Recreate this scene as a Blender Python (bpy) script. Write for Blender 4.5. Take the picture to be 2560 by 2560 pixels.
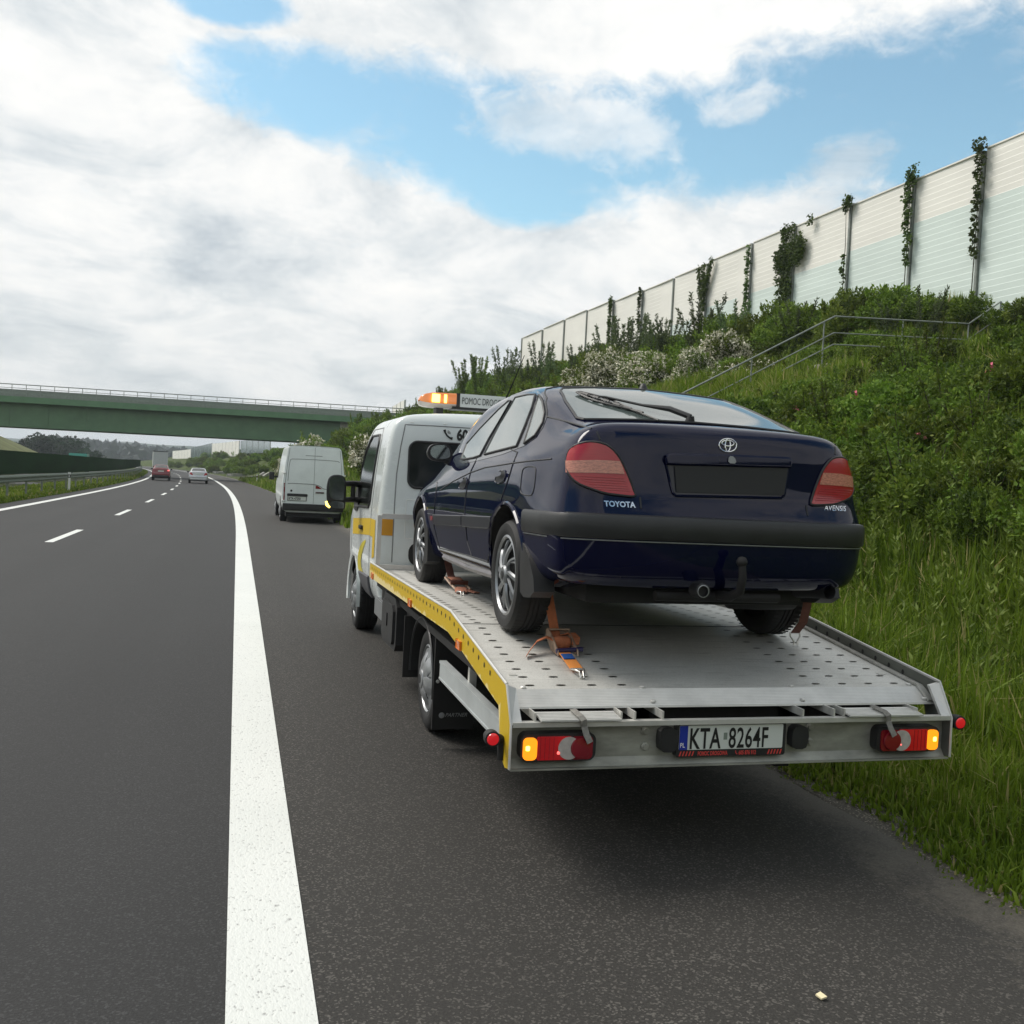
import bpy, bmesh, math, random
import numpy as np
from mathutils import Vector, Matrix
from mathutils.bvhtree import BVHTree

random.seed(7); RNG = np.random.default_rng(7)
for _o in list(bpy.data.objects): bpy.data.objects.remove(_o)
SC = bpy.context.scene
COL = SC.collection
rad = math.radians

# ------------------------------------------------------------------ camera
def cam_axes(yaw, pitch, roll):
    a, p, r = rad(yaw), rad(pitch), rad(roll)
    F = Vector((math.sin(a)*math.cos(p), math.cos(a)*math.cos(p), -math.sin(p)))
    R = Vector((math.cos(a), -math.sin(a), 0))
    U = R.cross(F)
    return math.cos(r)*R+math.sin(r)*U, math.cos(r)*U-math.sin(r)*R, F
CAM = Vector((-2.287, -4.108, 1.732))
_R, _U, _F = cam_axes(15.373, 2.049, 2.944)
_c = bpy.data.cameras.new('camera'); CO = bpy.data.objects.new('camera', _c); COL.objects.link(CO)
CO.matrix_world = Matrix(((_R.x, _U.x, -_F.x, CAM.x), (_R.y, _U.y, -_F.y, CAM.y), (_R.z, _U.z, -_F.z, CAM.z), (0, 0, 0, 1)))
_c.sensor_width = 36; _c.lens = 36*2513.96/2560; _c.clip_end = 8000; _c.clip_start = .05
SC.camera = CO

# ------------------------------------------------------------------ light, sky
SUN_EL, SUN_AZ = 50, -52          # azimuth from +Y, positive to +X
SC.view_settings.view_transform = 'Standard'; SC.view_settings.look = 'None'
SC.view_settings.exposure = 0.45; SC.view_settings.gamma = 1
sun = bpy.data.lights.new('sun', 'SUN'); sun.energy = 2.3; sun.angle = rad(28); sun.color = (1, .95, .88)
so = bpy.data.objects.new('sun', sun); COL.objects.link(so)
_d = Vector((math.sin(rad(SUN_AZ))*math.cos(rad(SUN_EL)), math.cos(rad(SUN_AZ))*math.cos(rad(SUN_EL)), math.sin(rad(SUN_EL))))
so.rotation_euler = _d.to_track_quat('Z', 'Y').to_euler()

class NT:
    """small helper to write node graphs"""
    def __init__(s, tree): s.t = tree; s.n = tree.nodes; s.l = tree.links
    def new(s, typ, **kw):
        n = s.n.new(typ)
        for k, v in kw.items():
            if k.startswith('i_'):
                key = k[2:]; key = int(key) if key.isdigit() else key.replace('_', ' ')
                s.put(n.inputs[key], v)
            else: setattr(n, k, v)
        return n
    def put(s, inp, v):
        if hasattr(v, 'is_linked') or isinstance(v, bpy.types.NodeSocket): s.l.new(v, inp)
        else: inp.default_value = v
    def math(s, op, a, b=None, c=None, clamp=False):
        n = s.n.new('ShaderNodeMath'); n.operation = op; n.use_clamp = clamp
        s.put(n.inputs[0], a)
        if b is not None: s.put(n.inputs[1], b)
        if c is not None: s.put(n.inputs[2], c)
        return n.outputs[0]
    def ramp(s, fac, stops, interp='LINEAR'):
        n = s.n.new('ShaderNodeValToRGB'); n.color_ramp.interpolation = interp
        e = n.color_ramp.elements
        while len(e) > 1: e.remove(e[-1])
        e[0].position = stops[0][0]; e[0].color = col4(stops[0][1])
        for p, c in stops[1:]:
            x = e.new(p); x.color = col4(c)
        s.put(n.inputs[0], fac); return n.outputs[0]
    def mix(s, fac, a, b, mode='MIX'):
        n = s.n.new('ShaderNodeMix'); n.data_type = 'RGBA'; n.blend_type = mode
        s.put(n.inputs[0], fac); s.put(n.inputs[6], col4(a) if isinstance(a, (tuple, list)) else a)
        s.put(n.inputs[7], col4(b) if isinstance(b, (tuple, list)) else b); return n.outputs[2]
    def noise(s, vec, scale, detail=4, rough=.55, dist=0):
        n = s.n.new('ShaderNodeTexNoise'); s.put(n.inputs['Vector'], vec)
        n.inputs['Scale'].default_value = scale; n.inputs['Detail'].default_value = detail
        n.inputs['Roughness'].default_value = rough; n.inputs['Distortion'].default_value = dist
        return n.outputs[0]
def col4(c):
    if isinstance(c, (int, float)): return (c, c, c, 1)
    return tuple(c) if len(c) == 4 else tuple(c)+(1,)

W = bpy.data.worlds.new('World'); SC.world = W; W.use_nodes = True
w = NT(W.node_tree); w.n.clear()
sky = w.new('ShaderNodeTexSky', sky_type='NISHITA', sun_disc=False, sun_elevation=rad(SUN_EL), sun_rotation=rad(SUN_AZ))
sky.air_density = 1.0; sky.dust_density = 0.6; sky.ozone_density = 2.0
tc = w.new('ShaderNodeTexCoord'); sep = w.new('ShaderNodeSeparateXYZ', i_0=tc.outputs['Generated'])
dx, dy, dz = sep.outputs
az = w.math('ARCTAN2', dx, dy); el = w.math('ARCSINE', dz)
den = w.math('ADD', w.math('MAXIMUM', dz, 0.0), .22)
plane = w.new('ShaderNodeCombineXYZ', i_0=w.math('DIVIDE', dx, den), i_1=w.math('DIVIDE', dy, den), i_2=0.0).outputs[0]
n_big = w.noise(plane, 1.15, 9, .6, .3)
n_mid = w.noise(plane, 3.4, 8, .62, .4)
n_fine = w.noise(plane, 11.0, 6, .65, .2)
nn = w.math('ADD', w.math('MULTIPLY', w.math('SUBTRACT', n_big, .5), 1.0), w.math('ADD', w.math('MULTIPLY', w.math('SUBTRACT', n_mid, .5), 1.7), w.math('MULTIPLY', w.math('SUBTRACT', n_fine, .5), .75)))
# open blue gaps of this sky: (azimuth, elevation, half width, half height, tilt) in degrees
GAPS = [(4.5, 19.4, 7.0, 2.1, -4), (13.0, 18.2, 9.5, 3.1, -8), (25.0, 18.4, 10.5, 2.9, 0), (35.5, 19.6, 10.0, 3.9, 0), (15.5, 15.2, 3.4, 1.3, 0), (-1.5, 23.2, 3.2, .9, 0),
        (110, 40, 30, 14, 10), (-120, 35, 26, 12, 0), (190, 48, 40, 12, 20)]
CLOUDLETS = [(17.8, 19.0, 6.0, 2.1, -4), (32.8, 17.0, 3.2, 1.7, 20), (27.2, 20.2, 2.8, 1.0, 10)]
def ellipses(lst):
    out = None
    for a0, e0, sa, se, tl in lst:
        u = w.math('SUBTRACT', az, rad(a0)); v = w.math('SUBTRACT', el, rad(e0)); t = rad(tl)
        uu = w.math('DIVIDE', w.math('ADD', w.math('MULTIPLY', u, math.cos(t)), w.math('MULTIPLY', v, math.sin(t))), rad(sa))
        vv = w.math('DIVIDE', w.math('SUBTRACT', w.math('MULTIPLY', v, math.cos(t)), w.math('MULTIPLY', u, math.sin(t))), rad(se))
        m = w.math('SUBTRACT', 1.0, w.math('ADD', w.math('MULTIPLY', uu, uu), w.math('MULTIPLY', vv, vv)))
        m = w.math('MAXIMUM', m, -1.0)
        out = m if out is None else w.math('MAXIMUM', out, m)
    return out
n_az = w.new('ShaderNodeCombineXYZ', i_0=w.math('MULTIPLY', az, 1.0), i_1=w.math('MULTIPLY', el, 1.5), i_2=0.0).outputs[0]
n_a = w.math('SUBTRACT', w.noise(n_az, 9, 8, .62, .6), .5); n_b = w.math('SUBTRACT', w.noise(n_az, 26, 7, .66, .5), .5)
puff = w.math('ADD', ellipses(CLOUDLETS), w.math('ADD', w.math('MULTIPLY', n_a, 3.2), w.math('MULTIPLY', n_b, 2.2)))
pm = w.new('ShaderNodeMapRange', interpolation_type='SMOOTHSTEP'); w.put(pm.inputs[0], puff); pm.inputs[1].default_value = -.25; pm.inputs[2].default_value = 1.0
gap = ellipses(GAPS)
nn = w.math('ADD', w.math('MULTIPLY', nn, .75), w.math('ADD', w.math('MULTIPLY', n_a, 1.7), w.math('MULTIPLY', n_b, 1.5)))
gapn = w.math('SUBTRACT', w.math('MULTIPLY', w.math('ADD', gap, .34), 1.0), nn)
sm = w.new('ShaderNodeMapRange', interpolation_type='SMOOTHSTEP'); w.put(sm.inputs[0], gapn); sm.inputs[1].default_value = -.34; sm.inputs[2].default_value = 1.0
blue = w.math('MULTIPLY', sm.outputs[0], w.math('SUBTRACT', 1.0, w.math('MULTIPLY', pm.outputs[0], .62)))
shade_n = w.math('ADD', w.noise(plane, 2.3, 9, .62, .5), w.math('MULTIPLY', w.math('ADD', n_a, n_b), .22))
lowgrey = w.new('ShaderNodeMapRange', interpolation_type='SMOOTHSTEP'); w.put(lowgrey.inputs[0], el); lowgrey.inputs[1].default_value = rad(0); lowgrey.inputs[2].default_value = rad(13)
cl_hi = w.ramp(shade_n, [(.27, (.52, .58, .63)), (.41, (.74, .78, .80)), (.54, (.93, .935, .925)), (.72, (1.06, 1.04, 1.0))])
cl_lo = w.ramp(shade_n, [(.28, (.58, .62, .64)), (.42, (.72, .755, .76)), (.56, (.86, .875, .87)), (.72, (.98, .97, .94))])
cloud = w.mix(lowgrey.outputs[0], cl_lo, cl_hi)
bgs = w.new('ShaderNodeBackground', i_Color=w.mix(1.0, sky.outputs[0], (1.22, 1.42, 1.20), 'MULTIPLY'), i_Strength=.104)
bgc = w.new('ShaderNodeBackground', i_Color=cloud, i_Strength=.79)
ms = w.new('ShaderNodeMixShader', i_0=blue, i_1=bgc.outputs[0], i_2=bgs.outputs[0])
wo = w.new('ShaderNodeOutputWorld', i_Surface=ms.outputs[0])

# ------------------------------------------------------------------ object helpers
def link(o, parent=None):
    COL.objects.link(o)
    if parent is not None: o.parent = parent
    return o
def tag(o, label=None, cat=None, group=None, kind=None):
    for k, v in (('label', label), ('category', cat), ('group', group), ('kind', kind)):
        if v: o[k] = v
    return o
def empty(name, loc=(0, 0, 0), rot=(0, 0, 0), parent=None, label=None, cat=None, group=None):
    o = bpy.data.objects.new(name, None); o.empty_display_size = .1
    o.location = loc; o.rotation_euler = rot; link(o, parent); tag(o, label, cat, group); return o
def copy_tree(o, parent=None):
    c = o.copy(); COL.objects.link(c)
    if parent is not None: c.parent = parent
    for ch in list(o.children): copy_tree(ch, c)
    return c

class MB:
    """collects shapes, builds ONE mesh object"""
    def __init__(s): s.v = []; s.f = []; s.m = []
    def add(s, vs, fs, m=0):
        b = len(s.v); s.v += [tuple(p) for p in vs]; s.f += [tuple(i+b for i in f) for f in fs]; s.m += [m]*len(fs); return s
    def box(s, lo, hi, m=0, bev=0):
        (a, b, c), (d, e, f) = lo, hi
        if bev <= 0:
            return s.add([(a, b, c), (d, b, c), (d, e, c), (a, e, c), (a, b, f), (d, b, f), (d, e, f), (a, e, f)],
                         [(0, 3, 2, 1), (4, 5, 6, 7), (0, 1, 5, 4), (1, 2, 6, 5), (2, 3, 7, 6), (3, 0, 4, 7)], m)
        bm = bmesh.new(); bmesh.ops.create_cube(bm, size=1)
        for v in bm.verts: v.co = Vector(((a+d)/2+v.co.x*(d-a), (b+e)/2+v.co.y*(e-b), (c+f)/2+v.co.z*(f-c)))
        bmesh.ops.bevel(bm, geom=bm.edges[:], offset=bev, segments=2, affect='EDGES', profile=.6)
        bm.verts.index_update(); s.add([v.co[:] for v in bm.verts], [[v.index for v in f.verts] for f in bm.faces], m); bm.free(); return s
    def prism(s, pts, axis, a, b, m=0, cap=None):
        """pts 2D; axis 0: (y,z) extruded in x; 1: (x,z) in y; 2: (x,y) in z"""
        def P(p, t): return (t, p[0], p[1]) if axis == 0 else ((p[0], t, p[1]) if axis == 1 else (p[0], p[1], t))
        n = len(pts); s.add([P(p, a) for p in pts]+[P(p, b) for p in pts], [(i, (i+1) % n, n+(i+1) % n, n+i) for i in range(n)], m)
        s.add([P(p, a) for p in pts], [tuple(range(n))[::-1]], m if cap is None else cap)
        s.add([P(p, b) for p in pts], [tuple(range(n))], m if cap is None else cap); return s
    def tube(s, path, r, n=8, m=0, cap=True, flat=None):
        path = [Vector(p) for p in path]; rings = []; ref = None
        for i, p in enumerate(path):
            t = (path[min(i+1, len(path)-1)]-path[max(i-1, 0)])
            if t.length < 1e-9: t = Vector((0, 0, 1))
            t.normalize()
            if ref is None:
                ref = Vector((0, 0, 1)) if abs(t.z) < .9 else Vector((1, 0, 0))
            a = t.cross(ref)
            if a.length < 1e-6: a = t.cross(Vector((.3, 1, .2)))
            a.normalize(); b = a.cross(t).normalized(); ref = b
            rr = r[i] if isinstance(r, (list, tuple)) else r
            rings.append([p+(a*math.cos(2*math.pi*k/n)+b*math.sin(2*math.pi*k/n))*rr for k in range(n)])
        vs = [q for R in rings for q in R]; fs = []
        for i in range(len(path)-1):
            for k in range(n): fs.append((i*n+k, i*n+(k+1) % n, (i+1)*n+(k+1) % n, (i+1)*n+k))
        if cap: fs += [tuple(range(n))[::-1], tuple(range((len(path)-1)*n, len(path)*n))]
        return s.add(vs, fs, m)
    def sweep(s, path, prof, up=(0, 0, 1), m=0, cap=True):
        """prof: 2D closed list (side, up) carried along path"""
        path = [Vector(p) for p in path]; n = len(prof); vs = []; up = Vector(up)
        for i, p in enumerate(path):
            t = (path[min(i+1, len(path)-1)]-path[max(i-1, 0)]).normalized()
            a = t.cross(up).normalized(); b = a.cross(t).normalized()
            vs += [p+a*q[0]+b*q[1] for q in prof]
        fs = [(i*n+k, i*n+(k+1) % n, (i+1)*n+(k+1) % n, (i+1)*n+k) for i in range(len(path)-1) for k in range(n)]
        if cap: fs += [tuple(range(n))[::-1], tuple(range((len(path)-1)*n, len(path)*n))]
        return s.add(vs, fs, m)
    def lathe(s, prof, c=(0, 0, 0), axis=0, n=40, m=0, ms=None, closed=False):
        """prof: list of (radius, along axis)"""
        vs = []; k = len(prof)
        for j in range(n):
            t = 2*math.pi*j/n; cs, sn = math.cos(t), math.sin(t)
            for r, h in prof:
                if axis == 0: vs.append((c[0]+h, c[1]+r*cs, c[2]+r*sn))
                elif axis == 1: vs.append((c[0]+r*cs, c[1]+h, c[2]+r*sn))
                else: vs.append((c[0]+r*cs, c[1]+r*sn, c[2]+h))
        rng = range(k if closed else k-1)
        fs = []; mm = []
        for j in range(n):
            for i in rng:
                i2 = (i+1) % k; j2 = (j+1) % n
                fs.append((j*k+i, j*k+i2, j2*k+i2, j2*k+i)); mm.append(ms[i] if ms else m)
        b = len(s.v); s.v += vs; s.f += [tuple(q+b for q in f) for f in fs]; s.m += mm; return s
    def build(s, name, mats, parent=None, smooth=35, loc=None, fix=True):
        me = bpy.data.meshes.new(name); me.from_pydata(s.v, [], s.f)
        for m in (mats if isinstance(mats, (list, tuple)) else [mats]): me.materials.append(m)
        me.polygons.foreach_set('material_index', s.m)
        if fix:
            bm = bmesh.new(); bm.from_mesh(me); bmesh.ops.remove_doubles(bm, verts=bm.verts, dist=1e-5)
            bmesh.ops.recalc_face_normals(bm, faces=bm.faces); bm.to_mesh(me); bm.free()
        finish(me, smooth)
        o = bpy.data.objects.new(name, me); link(o, parent)
        if loc: o.location = loc
        return o
def finish(me, smooth):
    if smooth:
        me.polygons.foreach_set('use_smooth', [True]*len(me.polygons))
        me.set_sharp_from_angle(angle=rad(smooth))
    me.update()
def mesh_np(name, V, loops, ltot, mats, parent=None, attr=None, midx=None, smooth=False):
    """mesh straight from numpy arrays; faces all of the same size ltot"""
    me = bpy.data.meshes.new(name); nf = len(loops)//ltot
    me.vertices.add(len(V)); me.vertices.foreach_set('co', np.asarray(V, np.float32).ravel())
    me.loops.add(len(loops)); me.loops.foreach_set('vertex_index', np.asarray(loops, np.int32))
    me.polygons.add(nf); me.polygons.foreach_set('loop_start', np.arange(nf, dtype=np.int32)*ltot)
    if midx is not None: me.polygons.foreach_set('material_index', np.asarray(midx, np.int32))
    for m in (mats if isinstance(mats, (list, tuple)) else [mats]): me.materials.append(m)
    if attr is not None:
        for k, a in attr.items():
            t = me.attributes.new(k, 'FLOAT', 'POINT'); t.data.foreach_set('value', np.asarray(a, np.float32))
    me.update(); me.validate()
    if smooth: me.polygons.foreach_set('use_smooth', [True]*nf)
    o = bpy.data.objects.new(name, me); link(o, parent); return o
def circle(r, n=24, c=(0, 0)): return [(c[0]+r*math.cos(2*math.pi*k/n), c[1]+r*math.sin(2*math.pi*k/n)) for k in range(n)]
def rrect(x0, y0, x1, y1, r, n=5):
    out = []
    for cx, cy, a0 in ((x1-r, y1-r, 0), (x0+r, y1-r, 90), (x0+r, y0+r, 180), (x1-r, y0+r, 270)):
        for k in range(n+1):
            t = rad(a0+90*k/n); out.append((cx+r*math.cos(t), cy+r*math.sin(t)))
    return out
def chaikin(p, it=2, closed=True):
    for _ in range(it):
        q = []; n = len(p)
        for i in range(n if closed else n-1):
            a, b = p[i], p[(i+1) % n]
            q += [tuple(.75*u+.25*v for u, v in zip(a, b)), tuple(.25*u+.75*v for u, v in zip(a, b))]
        if not closed: q = [p[0]]+q+[p[-1]]
        p = q
    return p

# ------------------------------------------------------------------ materials
def mat(name, color, rough=.5, metal=0., noise=None, bump=None, emit=None, coat=0, spec=.5, ior=None, trans=0):
    """noise=(scale, amount, stretch) varies the colour, bump=(scale, strength)"""
    m = bpy.data.materials.new(name); m.use_nodes = True; t = NT(m.node_tree)
    p = t.n['Principled BSDF']; p.inputs['Roughness'].default_value = rough; p.inputs['Metallic'].default_value = metal
    p.inputs['Base Color'].default_value = col4(color); p.inputs['Coat Weight'].default_value = coat
    p.inputs['Specular IOR Level'].default_value = spec
    if ior: p.inputs['IOR'].default_value = ior
    if trans: p.inputs['Transmission Weight'].default_value = trans
    if noise or bump: co = t.new('ShaderNodeTexCoord').outputs['Object']
    if noise:
        sc, amt = noise[:2]; v = co
        if len(noise) > 2: v = t.new('ShaderNodeMapping', i_0=co, i_3=noise[2]).outputs[0]
        f = t.noise(v, sc, 6, .6)
        lo = tuple(max(0, c*(1-amt)) for c in color[:3]); hi = tuple(min(1, c*(1+amt)) for c in color[:3])
        t.put(p.inputs['Base Color'], t.ramp(f, [(.3, lo), (.7, hi)]))
        t.put(p.inputs['Roughness'], t.math('ADD', rough-.06, t.math('MULTIPLY', f, .12)))
    if bump:
        b = t.new('ShaderNodeBump', i_Strength=bump[1], i_Distance=.01, i_Height=t.noise(co, bump[0], 5, .6))
        t.put(p.inputs['Normal'], b.outputs[0])
    if emit: p.inputs['Emission Color'].default_value = col4(emit[0]); p.inputs['Emission Strength'].default_value = emit[1]
    return m
M = {}
M['black_plastic'] = mat('black_plastic', (.016, .016, .017), .5, noise=(9, .3), bump=(220, .1))
M['grey_plastic'] = mat('grey_plastic', (.024, .025, .026), .46, noise=(6, .2), bump=(300, .12))
M['rubber'] = mat('rubber', (.011, .011, .0115), .72, noise=(14, .4), bump=(90, .2))
M['chassis'] = mat('chassis_black', (.012, .011, .011), .7, noise=(8, .5))
M['under'] = mat('underbody', (.012, .012, .012), .8)
M['alu'] = mat('dull_aluminium', (.58, .57, .53), .45, .4, noise=(5, .16, (1, 6, 1)), bump=(60, .05))
M['alu_white'] = mat('bright_aluminium', (.62, .61, .58), .4, .35, noise=(7, .12))
M['alu_dirty'] = mat('dirty_aluminium', (.30, .30, .26), .5, .35, noise=(4, .35, (1, 1, 3)), bump=(50, .08))
M['silver'] = mat('silver_paint', (.27, .28, .29), .38, .6, noise=(20, .12))
M['silver_dark'] = mat('worn_silver', (.32, .33, .34), .38, .55, noise=(15, .2))
M['chrome'] = mat('chrome', (.75, .76, .78), .12, 1.)
M['white_paint'] = mat('white_paint', (.66, .70, .69), .28, coat=.5, noise=(3, .05))
M['white_panel'] = mat('white_panel', (.72, .73, .70), .4, noise=(6, .05))
M['van_white'] = mat('van_white', (.72, .77, .75), .32, coat=.4, noise=(2.5, .06))
M['van_glass'] = mat('van_glass', (.012, .014, .013), .06, spec=.6)
M['glass_sky'] = mat('sky_pale_glass', (.15, .18, .175), .04, spec=1., ior=2.0)  # pale base colour stands in for sky seen in and through the panes
M['navy'] = mat('navy_paint', (.0022, .0034, .024), .3, coat=1., spec=.0)
M['navy'].node_tree.nodes['Principled BSDF'].inputs['Coat IOR'].default_value = 1.40
M['red_paint'] = mat('red_paint', (.19, .012, .018), .3, coat=.8)
M['silver_car'] = mat('silver_car', (.50, .51, .52), .3, .5, coat=.6)
M['lens_red'] = mat('red_lens', (.36, .009, .016), .2, coat=.35, noise=(30, .10, (.2, .2, 6)))
M['lens_clear'] = mat('clear_lens', (.50, .20, .14), .2, coat=.4, noise=(60, .35, (1, 1, 3)))
M['lens_red_dark'] = mat('dark_red_lens', (.22, .006, .016), .15, coat=.8)
M['lens_red_lit'] = mat('lit_red_lens', (.5, .01, .015), .2, coat=.5, emit=((1, .02, .03), .22))
M['lens_white'] = mat('white_lens', (.46, .42, .39), .25, coat=.6, noise=(40, .15))
M['lens_amber'] = mat('amber_lens', (.8, .25, .01), .2, coat=.6, emit=((1, .28, .01), 1.0))
M['lamp_hot'] = mat('amber_lamp', (1, .8, .2), .4, emit=((1, .72, .12), 3.2))
M['amber_dome'] = mat('amber_dome', (.72, .24, .07), .12, coat=.6, emit=((1, .27, .05), .16))
M['amber_small'] = mat('amber_marker', (.7, .17, .02), .25, coat=.5)
M['dome_clear'] = mat('dome_base', (.62, .56, .52), .25)
M['orange_web'] = mat('orange_webbing', (.46, .15, .065), .85, noise=(45, .18), bump=(300, .3))
M['orange_new'] = mat('bright_orange_webbing', (.85, .30, .06), .8, bump=(300, .3))
M['red_web'] = mat('faded_red_webbing', (.50, .12, .09), .85, noise=(45, .18))
M['brown_web'] = mat('brown_webbing', (.13, .05, .035), .9, noise=(45, .2))
M['blue_label'] = mat('blue_label', (.02, .10, .36), .6)
M['navy_grip'] = mat('navy_grip', (.02, .015, .07), .5)
M['zinc'] = mat('worn_zinc', (.42, .30, .22), .42, .5, noise=(30, .3))
M['steel'] = mat('steel_hook', (.56, .55, .52), .3, .9)
M['plate_white'] = mat('plate_white', (.62, .65, .60), .4)
M['plate_blue'] = mat('plate_blue', (.01, .03, .30), .4)
M['ink'] = mat('black_ink', (.008, .008, .008), .5)
M['red_ink'] = mat('red_ink', (.62, .06, .05), .5)
M['white_ink'] = mat('white_ink', (.75, .75, .75), .5)
M['grey_ink'] = mat('grey_ink', (.26, .26, .26), .5)
M['galv'] = mat('galvanised_steel', (.23, .25, .23), .5, .5, noise=(6, .2))
M['galv_green'] = mat('weathered_rail', (.11, .14, .10), .55, .3, noise=(6, .2))
M['bark'] = mat('bark', (.045, .035, .022), .9, noise=(12, .4))
M['concrete'] = mat('concrete', (.33, .32, .29), .85, noise=(5, .2), bump=(30, .2))
M['yellow_dull'] = mat('amber_sticker', (.58, .27, .015), .45)
M['panel_cream'] = mat('cream_cladding', (.80, .785, .72), .5, noise=(1.1, .06, (1, .25, 1)))
M['panel_mint'] = mat('mint_cladding', (.64, .725, .68), .5, noise=(1.1, .06, (1, .25, 1)))
M['bridge_green'] = mat('bridge_green_paint', (.095, .185, .095), .5, noise=(.8, .15))
M['bridge_cornice'] = mat('cornice_green', (.105, .215, .11), .6, noise=(.8, .12))
M['screen_green'] = mat('screen_green', (.010, .035, .010), .7, noise=(2, .3, (1, .1, 1)))
M['tarp'] = mat('grey_tarpaulin', (.42, .44, .43), .6, noise=(2, .06))
M['teal'] = mat('teal_paint', (.10, .42, .33), .45)
M['paper'] = mat('cream_paper', (.72, .63, .40), .8)

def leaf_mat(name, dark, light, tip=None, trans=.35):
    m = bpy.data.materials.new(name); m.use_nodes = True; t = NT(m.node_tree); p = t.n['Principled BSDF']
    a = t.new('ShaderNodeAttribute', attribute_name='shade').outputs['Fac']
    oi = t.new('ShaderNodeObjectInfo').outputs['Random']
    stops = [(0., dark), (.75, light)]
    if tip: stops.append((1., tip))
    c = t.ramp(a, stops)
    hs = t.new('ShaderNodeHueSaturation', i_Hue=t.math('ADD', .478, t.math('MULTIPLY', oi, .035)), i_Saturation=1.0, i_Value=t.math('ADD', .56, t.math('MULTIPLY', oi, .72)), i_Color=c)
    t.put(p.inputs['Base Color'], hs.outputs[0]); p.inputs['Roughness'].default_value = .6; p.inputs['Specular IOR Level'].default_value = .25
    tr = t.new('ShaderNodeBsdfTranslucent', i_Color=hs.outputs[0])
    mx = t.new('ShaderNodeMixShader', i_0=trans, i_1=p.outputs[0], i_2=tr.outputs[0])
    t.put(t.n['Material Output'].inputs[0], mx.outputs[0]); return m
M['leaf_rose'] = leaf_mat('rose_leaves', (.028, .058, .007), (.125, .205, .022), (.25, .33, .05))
M['leaf_green'] = leaf_mat('shrub_leaves', (.036, .068, .009), (.14, .22, .024), (.26, .34, .06))
M['leaf_willow'] = leaf_mat('sapling_leaves', (.045, .075, .030), (.13, .19, .068), (.2, .26, .11))
M['leaf_ivy'] = leaf_mat('creeper_leaves', (.030, .055, .012), (.085, .14, .030), (.15, .21, .055))
M['leaf_far'] = leaf_mat('far_leaves', (.012, .026, .014), (.028, .055, .026))
M['grass'] = leaf_mat('grass_blades', (.045, .085, .006), (.165, .245, .018), (.34, .30, .12), .38)
M['stalk'] = leaf_mat('weed_stalks', (.07, .12, .02), (.18, .27, .04), (.28, .34, .09), .35)
M['blossom'] = mat('white_blossom', (.66, .63, .50), .8)
M['pink'] = mat('pink_petals', (.65, .16, .22), .7)

def asphalt(name, base, tint, speck=.5, edge=False):
    m = bpy.data.materials.new(name); m.use_nodes = True; t = NT(m.node_tree); p = t.n['Principled BSDF']
    co = t.new('ShaderNodeTexCoord').outputs['Object']
    big = t.noise(co, .35, 4, .6); stretch = t.noise(t.new('ShaderNodeMapping', i_0=co, i_3=(1.2, .05, 1)).outputs[0], 1.0, 4, .6)
    fine = t.noise(co, 95, 3, .7); grit = t.new('ShaderNodeTexVoronoi', i_0=co, i_Scale=130.).outputs[1]
    gs = t.new('ShaderNodeSeparateColor', i_0=grit).outputs[0]
    b = t.mix(t.ramp(big, [(.3, 0.), (.7, 1.)]), tuple(x*.88 for x in tint), tuple(x*1.14 for x in tint))
    b = t.mix(t.math('MULTIPLY', t.ramp(stretch, [(.35, 0.), (.7, 1.)]), .35), b, tuple(x*.72 for x in tint))
    b = t.mix(t.ramp(fine, [(.36, .75), (.60, 0.)]), b, tuple(x*.38 for x in tint))
    b = t.mix(t.math('MULTIPLY', t.ramp(gs, [(.80, 0.), (.93, 1.)]), speck), b, tuple(min(1, x*3.4) for x in tint))
    # wheel tracks worn along the lanes
    tr = t.math('MULTIPLY', t.math('SINE', t.math('MULTIPLY', t.new('ShaderNodeSeparateXYZ', i_0=co).outputs[0], 3.35)), t.math('ADD', .35, big))
    b = t.mix(t.math('MULTIPLY', t.ramp(tr, [(.2, 0.), (.7, 1.)]), .22), b, tuple(x*.62 for x in tint))
    if edge:   # loose grit gathers along the verge
        sx = t.new('ShaderNodeSeparateXYZ', i_0=co).outputs[0]
        e = t.math('ADD', sx, t.math('ADD', t.math('MULTIPLY', t.math('SUBTRACT', t.noise(co, 2.2, 5, .65), .5), .9), t.math('MULTIPLY', t.math('SUBTRACT', t.noise(co, 30, 3, .7), .5), .5)))
        b = t.mix(t.ramp(t.math('SUBTRACT', e, .0), [(.62, 0.), (.92, .8)]), b, t.mix(fine, (.045, .04, .032), (.15, .135, .11)))
    t.put(p.inputs['Base Color'], b); p.inputs['Roughness'].default_value = .78; p.inputs['Specular IOR Level'].default_value = .35
    hgt = t.math('ADD', t.math('MULTIPLY', fine, .6), t.math('MULTIPLY', gs, .35))
    bp = t.new('ShaderNodeBump', i_Strength=.75, i_Distance=.006, i_Height=hgt); t.put(p.inputs['Normal'], bp.outputs[0])
    return m
M['asphalt'] = asphalt('asphalt_lane', .05, (.027, .027, .0272), .3)
M['shoulder'] = asphalt('asphalt_shoulder', .05, (.036, .0335, .030), .7, True)
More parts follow.
